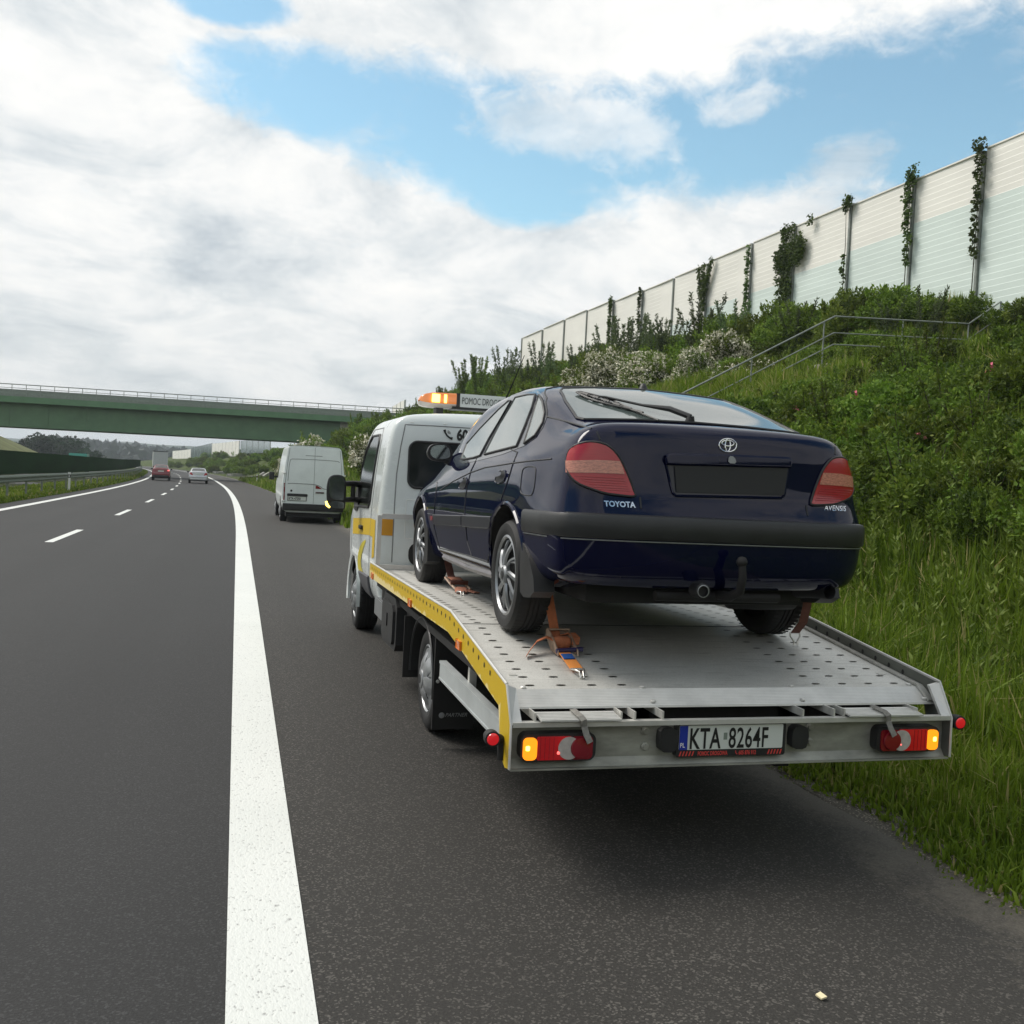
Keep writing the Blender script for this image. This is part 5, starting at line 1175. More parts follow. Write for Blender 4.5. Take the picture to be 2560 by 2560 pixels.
    # tail lights
    for sg, cx in ((-1, -.895), (1, .872)):
        x0, x1 = cx-.172, cx+.172
        def X(v): return cx+sg*v          # v>0 towards the outside
        ho = MB().prism(rrect(x0, .505, x1, .628, .035, 5), 1, -.004, .053).build('tail_light', M['black_plastic'], T, 40)
        a, b = sorted((X(.100), X(.162))); MB().prism(rrect(a, .515, b, .612, .02, 5), 1, -.014, -.003).build('amber_lens', M['lens_amber'], ho, 40)
        a, b = sorted((X(-.055), X(.099))); MB().prism(rrect(a, .514, b, .616, .006, 2), 1, -.014, -.003).build('red_lens', M['lens_red_lit2'], ho, 40)
        a, b = sorted((X(-.155), X(-.054))); MB().prism(rrect(a, .514, b, .616, .02, 4), 1, -.0125, -.003).build('inner_lens', M['lens_red_dark'], ho, 40)
        MB().prism(circle(.050, 32, (X(-.045), .565)), 1, -.017, -.0135).build('reversing_lens', M['lens_white'], ho, 30)
        MB().lathe([(.047, -.0165), (.044, -.024), (.025, -.028), (0, -.029)], (X(-.098), 0, .565), 1, 32).build('reflector_lens', M['lens_red_dark'], ho)
        bx = X(.142); MB().prism(rrect(bx-.009, .557, bx+.009, .578, .004, 2), 1, -.0155, -.0135).build('indicator_bulb', M['lamp_hot'], ho, smooth=0)
        mb = MB()
        for k in range(4): xx = X(.085-.02*k); mb.box((xx-.001, -.0152, .516), (xx+.001, -.0138, .614))
        mb.build('lens_ribs', M['lens_red_dark'], ho, smooth=0)
        if sg > 0:
            for xx in (.80, .824): MB().lathe([(.006, -.0145), (.004, -.018), (0, -.019)], (xx, 0, .545), 1, 10).build('bulb_glint', M['bulb_red'], ho)
        else: MB().lathe([(.008, -.0145), (.005, -.018), (0, -.019)], (-.897, 0, .545), 1, 10).build('bulb_glint', M['bulb_red'], ho)
    # rubber arm marker lamps
    for sg in (-1, 1):
        lx, lz = (sg*1.19, .607) if sg < 0 else (1.165, .640)
        r = MB().tube([(sg*1.12, .10, .49), (sg*1.122, .10, .56), (sg*1.135, .09, .585), (lx, .06, lz)], [.02, .022, .02, .018], 8).lathe([(.0, .075), (.026, .07), (.034, .04), (.034, .0), (.026, -.002)], (lx, .0, lz), 1, 24).build('marker_lamp', M['rubber'], T, 45)
        MB().lathe([(.027, .0), (.024, -.006), (.012, -.010), (0, -.011)], (lx, -.001, lz), 1, 22).build('red_lens', M['lens_red_lit'], r)
    # wheels, fenders, flaps
    for sg in (-1, 1):
        make_wheel(T, (sg*.895, 2.50, .345), sg, .347, .225, .225, 'cap', M['silver_dark']); make_wheel(T, (sg*.890, 6.80, .345), sg, .347, .225, .225, 'cap', M['silver'])
        xs = sorted((sg*.78, sg*1.045)); mb = MB(); path = []; n = 16
        for k in range(n+1):
            t = rad(-4+190*k/n); path.append((2.50+.425*math.cos(t)*1.02, .345+.41*math.sin(t)))
        inner = [(2.5+(y-2.5)*.965, .345+(z-.345)*.965) for y, z in path]
        mb.prism(path+inner[::-1], 0, xs[0], xs[1])
        f = mb.build('fender', M['black_plastic'], T, 40); MB().tube([(sg*1.046, y, z) for y, z in path], .008, 6).build('fender_edge', M['grey_plastic'], f)
        MB().box((xs[0], 2.05, .115), (xs[1]+.0, 2.07, .74)).build('mud_flap', M['chassis'], T, smooth=0)
        MB().box((xs[0]-.05, 2.95, .26), (xs[1]-.06, 2.965, .7)).build('mud_flap', M['chassis'], T, smooth=0)
    fl = letters_flat('PARTNER', -.965, .196, 2.046, .034, M['grey_ink'], T, bold=.0004, shear=.35, sx=.98); letters_flat('PARTNER', -.18, .685, .21, .030, M['grey_ink2'], T, bold=.0004, shear=.35, sx=.98)
    MB().lathe([(.019, 2.048), (.015, 2.046), (.0, 2.046)], (-.985, 0, .205), 1, 16).build('flap_badge', M['grey_ink'], T)
    MB().lathe([(.012, 2.05), (.009, 2.043), (0, 2.043)], (-1.02, 0, .42), 1, 12).build('flap_bolt', M['alu'], T)
    for sg in (-1, 1):
        xs = (sg*1.02, sg*1.055); x0, x1 = min(xs), max(xs)
        MB().box((x0, .20, .485), (x1, 1.84, .590)).box((min(xs)-.004, .20, .578), (max(xs)+.004, 1.84, .594)).box((min(xs)-.004, .20, .482), (max(xs)+.004, 1.84, .494)).build('underrun_bar', M['bar_white'], T, smooth=0)
        for y in (1.22, .42): MB().box((sg*1.0-.02, y-.02, .50), (sg*1.0+.02, y+.02, .80)).build('bar_bracket', M['alu'], T, smooth=0)
    MB().prism([(3.45, .40), (3.50, .345), (4.10, .325), (4.17, .38), (4.17, .66), (4.10, .735), (3.55, .745), (3.45, .69)], 0, -1.075, -.82).prism([(3.52, .42), (3.55, .39), (4.05, .375), (4.10, .41), (4.10, .63), (4.05, .685), (3.57, .69), (3.52, .65)], 0, -1.095, -1.074).box((-1.104, 3.78, .50), (-1.094, 3.86, .60)).build('tool_box', M['black_plastic'], T, 30)
    MB().box((-1.02, 4.46, .41), (-.86, 5.1, .56)).box((-1.015, 4.44, .55), (-.86, 5.1, .575)).build('cab_step', M['silver'], T, 30)
    # headboard
    mb = MB()
    mb.box((-1.07, 4.78, .88), (-1.032, 4.82, 1.325)).box((1.032, 4.78, .88), (1.07, 4.82, 1.325)).box((-1.032, 4.785, 1.297), (1.032, 4.815, 1.34)).box((-1.05, 4.785, .845), (1.05, 4.815, .885)); mb.build('headboard', M['alu_white'], T, smooth=0)
    # cab
    L = lambda y, vals: (y, vals)
    def sec(y, dxs=0, zt=0, cz=1.0):
        p = [(0, .46), (.86, .46), (.97, .50), (1.03, .66), (1.05, .95), (1.05, 1.25), (1.035, 1.5), (1.005, 1.8), (.972, 2.03), (.925, 2.165), (.82, 2.232), (.45, 2.272), (0, 2.285)]
        return (y, [(x-(dxs if x > 0 else 0)*(x/1.05), .46+(z-.46)*cz if z > .5 else z) for x, z in p])
    def front(y, w, belt, roof):
        ks = np.array([0, .04, .2, .49, .79, 1.04, 1.34, 1.57, 1.705, 1.772, 1.812, 1.825])
        s = sec(y)[1]; out = []
        for x, z in s:
            zz = z if z <= belt else belt+(z-belt)*(roof-belt)/(2.285-belt); out.append((x*w if z < 1.3 else x*w*(1-.12*(z-1.3)*(1 if roof < 2.1 else 0)), zz))
        return (y, out)
    st = [sec(5.0), sec(5.25), sec(5.7), sec(6.2), front(6.55, 1.0, 1.25, 2.22), front(6.95, 1.0, 1.22, 1.78), front(7.25, .985, 1.15, 1.42), front(7.55, .94, 1.0, 1.16)]
    bm = loft_body(st, ([.46, .55, 1.3, 1.9, 2.13, 2.2, 2.25, 2.29], [4.86, 4.845, 4.84, 4.85, 4.862, 4.885, 4.93, 4.985]), ([.46, .6, 1.0, 1.16], [7.7, 7.76, 7.72, 7.6]), 3.2, 2.4)
    S = Surf(bm); me = bpy.data.meshes.new('cab'); bm.to_mesh(me); bm.free(); me.materials.append(M['white_paint']); me.materials.append(M['under']); finish(me, 50)
    cab = bpy.data.objects.new('cab', me); link(cab, T); cut_arches(cab, [(-1.3, -.70, 6.80, .36, .43), (.70, 1.3, 6.80, .36, .43)])
    for sg in (-1, 1):
        path = [(6.80+.45*math.cos(rad(a)), .36+.45*math.sin(rad(a))) for a in range(-12, 195, 8)]
        MB().sweep([(sg*1.028, y, z) for y, z in path], [(-.03, -.02), (.03, -.02), (.03, .008), (-.03, .016)], up=(sg, 0, 0)).build('arch_flare', M['white_paint'], T, 50)
    # rear wall: window, panel seam, number, phone
    rw = rrect(-.80, 1.58, .80, 1.997, .075, 6); w_ = patch(S, rw, 'B', None, None, .005, .06).build('rear_window', M['cab_glass'], cab, 50); line_on(S, rw, 'B', None, None, .012, False, True, sink=.004).build('window_seal', M['black_plastic'], w_)
    seam = [(-.914, .90), (-.912, 1.43), (-.905, 1.70), (-.878, 1.948), (-.845, 2.145), (-.6, 2.148), (.6, 2.148), (.845, 2.145), (.878, 1.948), (.905, 1.70), (.912, 1.43), (.914, .90)]
    line_on(S, seam, 'B', None, None, .006, sink=-.001).build('panel_seam', M['seam_grey'], cab)
    mb = MB()
    for x0, z0, x1, z1 in ((-.81, 1.12, -.69, 1.47), (.69, 1.12, .81, 1.47)): line_on(S, rrect(x0, z0, x1, z1, .015, 2), 'B', None, None, .004, False, True, mb=mb, sink=-.001)
    for x in (-.80, -.5, -.2, .1, .4): line_on(S, [(x, 2.168), (x+.03, 2.168)], 'B', None, None, .005, mb=mb)
    mb.build('pressed_edges', M['white_panel'], cab)
    patch(S, rrect(-.77, .875, -.50, 1.09, .09, 6), 'B', None, None, .006, .05).build('wall_hatch', M['ink'], cab); 
    for sg in (-1, 1): patch(S, [(sg*.917, 1.14), (sg*1.012, 1.14), (sg*1.012, 1.288), (sg*.917, 1.288)], 'B', None, None, .006, .03).build('marker_patch', M['yellow_dull'], cab, 50)
    V, F = text_mesh('605 876 912', .135, bold=.006, sx=.78); mb = MB(); co = []
    for a, b in V: h = S.proj((-.378+a, 2.033+b), 'B'); co.append((h[0]+h[1]*.004)[:])
    mb.add(co, F); mb.build('phone_number', M['ink'], cab, smooth=0)
    mb = MB(); hp = [(-.492, 2.118), (-.484, 2.092), (-.468, 2.068), (-.444, 2.050), (-.418, 2.043)]; P = [S.proj(p, 'B')[0]+Vector((0, -.004, 0)) for p in hp]; mb.tube(P, [.013, .008, .0075, .008, .013], 8)
    for r_ in (.012, .020, .028): mb.tube([S.proj((-.465+r_*math.cos(t), 2.085+r_*math.sin(t)), 'B')[0]+Vector((0, -.003, 0)) for t in np.linspace(-.1, 1.5, 8)], .0018, 5)
    mb.build('phone_symbol', M['ink'], cab, 60)
    # side windows, door, vinyl
    for sg, md in ((-1, 'L'), (1, 'R')):
        dg = [(5.55, 1.42), (5.55, 1.98), (5.62, 2.06), (6.15, 2.06), (6.45, 1.90), (6.80, 1.52), (6.88, 1.36), (6.7, 1.33), (5.62, 1.36)]
        g = patch(S, dg, md, None, None, .005, .06).build('side_window', M['cab_glass'], cab, 50); line_on(S, dg, md, None, None, .014, False, True, sink=.004).build('window_seal', M['black_plastic'], g)
        mb = MB(); line_on(S, [(5.43, .62), (5.40, 1.3), (5.44, 2.02), (5.55, 2.13), (6.2, 2.13), (6.55, 1.93), (6.98, 1.45), (7.02, 1.1), (6.9, .85)], md, None, None, .005, mb=mb); line_on(S, [(6.33, .55), (5.43, .60)], md, None, None, .005, mb=mb); mb.build('door_gap', M['seam_grey'], cab)
        patch(S, [(5.06, .93), (5.06, 1.265), (5.42, 1.265), (6.85, 1.19), (6.85, 1.02), (5.5, 1.10), (5.22, 1.10), (5.22, .90)], md, None, None, .003, .06).build('yellow_stripe', M['yellow_plain'], cab, 50)
        patch(S, chaikin([(5.62, 1.06), (6.10, .97), (6.36, .80), (6.345, .66), (5.88, .68), (6.10, .76), (5.95, .90)], 1), md, None, None, .004, .05).build('yellow_swoosh', M['yellow_light'], cab, 50)
        patch(S, [(6.20, .675), (5.46, .70), (5.46, .515), (6.05, .505)], md, None, None, .02, .06).build('door_trim', M['cab_trim'], cab, 50); line_on(S, [(6.20, .675), (5.46, .70), (5.46, .515), (6.05, .505)], md, None, None, .016, False, True, sink=.006).build('trim_edge', M['cab_trim'], cab)
        h = S.proj((6.05, 1.14), md)[0]; MB().box((h.x-.03, 5.96, 1.12), (h.x+.03, 6.14, 1.16), 0, .01).build('door_handle', M['black_plastic'], cab, 40)
        # mirror on two arms
        X = lambda v: sg*v
        arm = MB().prism(chaikin([(6.42, 1.36), (6.50, 1.60), (6.70, 1.48), (6.82, 1.33), (6.75, 1.28), (6.5, 1.28)], 1), 0, X(1.02), X(1.06)).tube([(X(1.03), 6.50, 1.40), (X(1.12), 6.34, 1.405), (X(1.22), 6.31, 1.40)], [.035, .03, .028], 8).tube([(X(1.03), 6.50, 1.56), (X(1.12), 6.34, 1.57), (X(1.22), 6.31, 1.565)], [.035, .03, .028], 8).tube([(X(1.125), 6.35, 1.40), (X(1.125), 6.35, 1.57)], .024, 8).build('mirror_arm', M['black_plastic'], cab, 50)
        sh = chaikin([(1.212, 1.285), (1.345, 1.300), (1.392, 1.36), (1.400, 1.55), (1.372, 1.645), (1.25, 1.658), (1.203, 1.60), (1.200, 1.36)], 2); n = len(sh); c = (1.30, 1.47); vs = []; rings = [(.94, 6.285), (1, 6.29), (1.0, 6.34), (.9, 6.40), (.55, 6.44), (.1, 6.45)]
        for q, y in rings: vs += [(X(c[0]+(p[0]-c[0])*q), y, c[1]+(p[1]-c[1])*q) for p in sh]
        mi = MB().add(vs, [(i*n+k, i*n+(k+1) % n, (i+1)*n+(k+1) % n, (i+1)*n+k) for i in range(len(rings)-1) for k in range(n)]+[tuple(range(n))]).build('door_mirror', M['black_plastic'], cab, 50)
        MB().add([(X(c[0]+(p[0]-c[0])*.80), 6.283, 1.515+(p[1]-c[1])*.68) for p in sh], [tuple(range(n))]).build('mirror_glass', M['mirror'], mi)
        MB().add([(X(c[0]-.01+(p[0]-c[0])*.74), 6.282, 1.345+(p[1]-c[1])*.20) for p in sh], [tuple(range(n))]).build('wide_mirror', M['mirror'], mi)
        MB().tube([(X(1.398), 6.30, 1.375), (X(1.388), 6.29, 1.34), (X(1.362), 6.282, 1.315)], [.012, .015, .010], 8).build('indicator', M['lamp_hot'], mi)
    # windscreen
    ws = [(-.78, 1.40), (.78, 1.40), (.72, 2.06), (-.72, 2.06)]; patch(S, ws, 'F', None, None, .006, .08).build('windscreen', M['cab_glass'], cab, 50)
    for sg in (-1, 1): patch(S, chaikin([(sg*.62, .80), (sg*.90, .84), (sg*.92, 1.04), (sg*.72, 1.02)], 1), 'F', None, None, .008, .06).build('headlight', M['lens_white'], cab, 50)
    MB().box((-.7, 7.70, .50), (.7, 7.80, .70), 0, .03).build('front_bumper', M['grey_plastic'], cab, 40)
    # seats through the rear window: dark shapes sit on the inner side of the glass tint
    # beacon bar
    bc = MB().box((-.30, 5.50, 2.352), (.30, 5.72, 2.376)).box((-.45, 5.54, 2.285), (-.38, 5.68, 2.36)).box((.38, 5.54, 2.285), (.45, 5.68, 2.36)).build('beacon_bar', M['grey_plastic'], T, smooth=0)
    MB().prism([(5.49, 2.376), (5.73, 2.376), (5.72, 2.505), (5.50, 2.505)], 0, -.228, .298).build('sign_box', M['sign_white'], bc, smooth=0)
    letters_flat('POMOC DROGOWA', -.212, 2.406, 5.4855, .093, M['ink_sign'], bc, bold=.0, sx=.56)
    for sg in (-1, 1):
        sh_ = .07 if sg > 0 else 0; a, b = sorted((sg*.228+sh_, sg*.262+sh_)); MB().prism([(5.485, 2.37), (5.735, 2.37), (5.725, 2.508), (5.495, 2.508)], 0, a, b).build('bar_divider', M['black_plastic'], bc, smooth=0)
        xs = [.262, .40, .50, .56, .60, .615]; hh = [(2.370, 2.503), (2.368, 2.502), (2.370, 2.498), (2.374, 2.485), (2.382, 2.46), (2.392, 2.43)]; dd = [.118, .116, .108, .094, .07, .04]; mb = MB(); vs = []
        for x, (z0, z1), d in zip(xs, hh, dd):
            for q in ((-d, z0+.028), (-d, z1-.02), (-d*.88, z1), (d*.88, z1), (d, z1-.02), (d, z0+.028)): vs.append((sg*x+sh_, 5.61+q[0], q[1]))
        fs = [(i*6+k, i*6+k+1, (i+1)*6+k+1, (i+1)*6+k) for i in range(5) for k in range(5)]+[(30, 31, 32, 33, 34, 35)]
        dm = mb.add(vs, fs).build('amber_dome', M['amber_dome'], bc, 50)
        mb = MB(); vs = []
        for x, (z0, z1), d in zip(xs, hh, dd):
            for q in ((-d, z0+.028), (-d*.7, z0-.012), (d*.7, z0-.012), (d, z0+.028)): vs.append((sg*x+sh_, 5.61+q[0], q[1]))
        mb.add(vs, [(i*4+k, i*4+(k+1) % 4, (i+1)*4+(k+1) % 4, (i+1)*4+k) for i in range(5) for k in range(3)]+[(20, 21, 22, 23)]).build('dome_base', M['dome_clear'], dm, 50)
        if sg < 0:
            MB().box((-.505, 5.484, 2.406), (-.428, 5.490, 2.484), 0, .003).build('flash_lamp', M['lamp_hot'], dm, smooth=0)
            MB().box((-.385, 5.485, 2.406), (-.360, 5.490, 2.484), 0, .003).build('flash_lamp', M['lamp_hot'], dm, smooth=0)
    return T
M['cab_glass'] = mat('cab_window_tint', (.016, .019, .018), .08, spec=.4)
M['seam_grey'] = mat('panel_gap', (.22, .23, .23), .6)
M['rail_grey'] = mat('grey_side_rail', (.16, .165, .145), .5, .3, noise=(5, .2))
M['slot_edge'] = mat('slot_rim', (.085, .08, .06), .5, .4)
M['strap_grey'] = mat('grey_strap', (.20, .19, .17), .8, noise=(60, .3))
M['sticker'] = mat('grey_sticker', (.20, .24, .20), .6)
M['lens_red_lit2'] = mat('tail_red_lens', (.45, .008, .014), .18, coat=.6, emit=((1, .02, .02), .06), noise=(6, .3))
M['bulb_red'] = mat('bulb_red', (1, .3, .3), .3, emit=((1, .12, .10), 1.2))
M['grey_ink2'] = mat('faint_ink', (.05, .05, .05), .6)
M['bar_white'] = mat('bar_aluminium', (.50, .53, .53), .42, .35, noise=(4, .12))
M['sign_white'] = mat('sign_panel', (.60, .62, .61), .4)
M['ink_sign'] = mat('sign_ink', (.035, .04, .037), .5)
def deck_material():
    m = bpy.data.materials.new('worn_deck'); m.use_nodes = True; t = NT(m.node_tree); p = t.n['Principled BSDF']
    co = t.new('ShaderNodeTexCoord').outputs['Object']
    a = t.noise(co, 1.6, 5, .65); b = t.noise(t.new('ShaderNodeMapping', i_0=co, i_3=(1.2, 14, 14)).outputs[0], 3.0, 5, .7); c = t.noise(co, 160, 2, .6)
    col = t.mix(t.ramp(a, [(.3, 0.), (.7, 1.)]), (.52, .515, .48), (.68, .67, .63))
    col = t.mix(t.math('MULTIPLY', t.ramp(b, [(.55, 0.), (.72, 1.)]), .55), col, (.22, .215, .19))
    col = t.mix(t.math('MULTIPLY', t.ramp(c, [(.35, 1.), (.5, 0.)]), .35), col, (.24, .235, .21))
    xx = t.math('ABSOLUTE', t.new('ShaderNodeSeparateXYZ', i_0=co).outputs[0]); bd = t.math('ADD', t.math('MULTIPLY', t.math('ABSOLUTE', t.math('SUBTRACT', xx, .74)), -6.0), t.math('ADD', .9, t.math('MULTIPLY', t.math('SUBTRACT', b, .5), 1.6)))
    col = t.mix(t.math('MULTIPLY', t.ramp(bd, [(.2, 0.), (.9, 1.)]), .28), col, (.27, .26, .23))
    t.put(p.inputs['Base Color'], col); p.inputs['Metallic'].default_value = .25; t.put(p.inputs['Roughness'], t.math('ADD', .40, t.math('MULTIPLY', a, .25)))
    bp = t.new('ShaderNodeBump', i_Strength=.2, i_Distance=.004, i_Height=t.math('ADD', b, t.math('MULTIPLY', c, .5))); t.put(p.inputs['Normal'], bp.outputs[0]); return m
build_truck()

# ------------------------------------------------------------------ lashing straps on the deck
def ribbon(mb, path, wdt, across, th=.0025, m=0):
    mb.sweep(path, [(-wdt/2, -th), (wdt/2, -th), (wdt/2, th), (-wdt/2, th)], up=across, m=m)
def flat_ribbon(mb, path, wdir, wdt, th=.0025, m=0):
    """strip through points, width along the fixed direction wdir"""
    wd = Vector(wdir).normalized()*wdt/2; vs = []
    for p in path: p = Vector(p); vs += [p-wd, p+wd]
    n = len(path); up = [Vector((0, 0, th))]*len(vs)
    A = [v+u for v, u in zip(vs, up)]; k = len(vs); B = [v-u for v, u in zip(vs, up)]
    fs = [(2*i, 2*i+1, 2*i+3, 2*i+2) for i in range(n-1)]+[(k+2*i+2, k+2*i+3, k+2*i+1, k+2*i) for i in range(n-1)]+[(2*i+2, k+2*i+2, k+2*i, 2*i) for i in range(n-1)]+[(2*i+1, k+2*i+1, k+2*i+3, 2*i+3) for i in range(n-1)]
    mb.add(A+B, fs, m)
def claw(mb, p, d, m=0):
    """double hook at p pointing along d"""
    p = Vector(p); d = Vector(d).normalized(); s = d.cross(Vector((0, 0, 1))).normalized()
    for k in (-1, 1):
        mb.tube([p+s*k*.026-d*.015, p+s*k*.024+d*.03+Vector((0, 0, .012)), p+s*k*.009+d*.065+Vector((0, 0, .012)), p+s*k*.008+d*.085+Vector((0, 0, -.012))], .0055, 8, m)
    mb.tube([p-s*.03-d*.015, p+s*.03-d*.015], .0055, 8, m)
def rear_strap():
    r = empty('ratchet_strap', (-.66, .75, .84), label='orange ratchet strap behind the left rear wheel with loose tail on the deck', cat='strap'); O = Vector((-.66, .75, .84)); L = lambda x, y, dz: (x-O.x, y-O.y, deck_z(y)+dz-O.z)
    def Z(x, y, z): return (x-O.x, y-O.y, z-O.z)
    mb = MB(); flat_ribbon(mb, [Z(-.705, .92, 1.24), Z(-.690, .90, 1.12), Z(-.650, .88, .93), Z(-.645, .845, .885)], (1, 0, 0), .050); mb.build('webbing', M['orange_web'], r, smooth=0)
    mb = MB(); flat_ribbon(mb, [L(-.66, .80, .05), L(-.72, .80, .072), L(-.78, .765, .060), L(-.83, .715, .028), L(-.86, .675, .010)], (.35, .95, 0), .058); mb.build('loose_tail', M['orange_web'], r, smooth=0)
    mb = MB()
    for x in (-.690, -.585): mb.prism([(.90, deck_z(.9)+.085), (.87, deck_z(.87)+.10), (.78, deck_z(.78)+.075), (.69, deck_z(.7)+.035), (.68, deck_z(.7)+.008), (.80, deck_z(.8)+.005), (.90, deck_z(.9)+.05)], 0, x-.003, x+.003)
    mb.v = [(a-O.x, b-O.y, c-O.z) for a, b, c in mb.v]
    mb.tube([L(-.69, .80, .045), L(-.58, .80, .045)], .010, 8).tube([L(-.69, .885, .075), L(-.585, .885, .075)], .006, 8).tube([L(-.69, .86, .095), L(-.575, .86, .095)], .006, 8)
    mb.build('ratchet', M['zinc'], r, 40)
    mb = MB(); mb.lathe([(.0, -.048), (.024, -.046), (.032, -.03), (.032, .03), (.024, .046), (0, .048)], L(-.64, .80, .045), 0, 14); mb.build('wound_webbing', M['orange_web'], r, 50)
    mb = MB(); flat_ribbon(mb, [L(-.62, .87, .06), L(-.575, .83, .085), L(-.56, .79, .07), L(-.575, .76, .045)], (.9, .2, 0), .045); mb.build('webbing_loop', M['orange_web'], r, smooth=0)
    mb = MB().tube([L(-.695, .70, .030), L(-.55, .715, .034)], .012, 10); mb.build('ratchet_handle', M['navy_grip'], r)
    mb = MB(); flat_ribbon(mb, [L(-.655, .70, .022), L(-.652, .68, .02), L(-.672, .44, .018)], (1, .12, 0), .066); mb.build('short_strap', M['orange_new'], r, smooth=0)
    mb = MB(); flat_ribbon(mb, [L(-.654, .665, .0245), L(-.662, .585, .0245)], (1, .12, 0), .060, .002); mb.build('strap_label', M['blue_label'], r, smooth=0)
    mb = MB(); claw(mb, L(-.674, .43, .018), (-.02, -1, -.12)); mb.build('hook', M['steel'], r, 50)
def front_strap():
    O = Vector((-.70, 3.1, .87)); r = empty('ratchet_strap', O, label='faded orange ratchet strap lying behind the left front wheel', cat='strap')
    L = lambda x, y, dz: (x-O.x, y-O.y, deck_z(y)+dz-O.z)
    mb = MB(); flat_ribbon(mb, [L(-.72, 3.36, .30), L(-.72, 3.34, .18), L(-.71, 3.27, .10), L(-.70, 3.20, .06)], (1, 0, 0), .055); mb.build('webbing', M['brown_web'], r, smooth=0)
    mb = MB()
    for x in (-.755, -.645): mb.tube([L(x, 3.25, .08), L(x+.01, 3.12, .05), L(x+.03, 3.0, .02)], .010, 6)
    mb.tube([L(-.755, 3.25, .08), L(-.645, 3.25, .08)], .008, 6); mb.build('ratchet', M['zinc'], r, 40)
    mb = MB(); flat_ribbon(mb, [L(-.70, 3.24, .085), L(-.69, 3.13, .075)], (1, 0, 0), .085); flat_ribbon(mb, [L(-.68, 3.05, .03), L(-.72, 2.85, .012)], (1, 0, 0), .085); flat_ribbon(mb, [L(-.66, 3.0, .02), L(-.60, 2.86, .010)], (1, .3, 0), .05); mb.build('folded_webbing', M['orange_fade'], r, smooth=0)
    mb = MB().tube([L(-.75, 3.08, .06), L(-.62, 3.08, .06)], .016, 8); mb.build('ratchet_handle', M['brown_web'], r)
    mb = MB(); claw(mb, L(-.725, 2.84, .012), (-.05, -1, 0)); mb.build('hook', M['steel'], r, 50)
M['orange_fade'] = mat('sun_faded_webbing', (.52, .22, .14), .85, noise=(45, .2))
def nose_strap():
    O = Vector((-.77, 4.35, .86)); r = empty('wheel_strap', O, label='red strap and hook in front of the left front wheel', cat='strap'); L = lambda x, y, dz: (x-O.x, y-O.y, deck_z(y)+dz-O.z)
    mb = MB(); flat_ribbon(mb, [L(-.755, 4.02, .40), L(-.765, 4.15, .20), L(-.775, 4.28, .055)], (1, .1, 0), .05); mb.build('webbing', M['red_web'], r, smooth=0)
    mb = MB(); claw(mb, L(-.776, 4.30, .035), (-.1, 1, -.3)); mb.build('hook', M['steel'], r, 50)
def right_strap():
    O = Vector((.80, .95, .86)); r = empty('wheel_strap', O, label='dark red strap with wire hook behind the right rear wheel', cat='strap'); L = lambda x, y, dz: (x-O.x, y-O.y, deck_z(y)+dz-O.z)
    mb = MB(); flat_ribbon(mb, [L(.785, .79, .40), L(.79, .815, .25), L(.793, .85, .15), L(.795, .93, .068)], (1, 0, 0), .055); mb.build('webbing', M['brown_web'], r, smooth=0)
    mb = MB()
    for s in (-1, 1): mb.tube([L(.795+s*.030, .93, .072), L(.795+s*.030, .925, .05), L(.797+s*.010, .92, .022), L(.797+s*.012, .915, .004)], .0045, 8)
    mb.tube([L(.765, .93, .07), L(.825, .93, .07)], .0045, 8); mb.build('hook', M['steel'], r, 50)
rear_strap(); front_strap(); nose_strap(); right_strap()

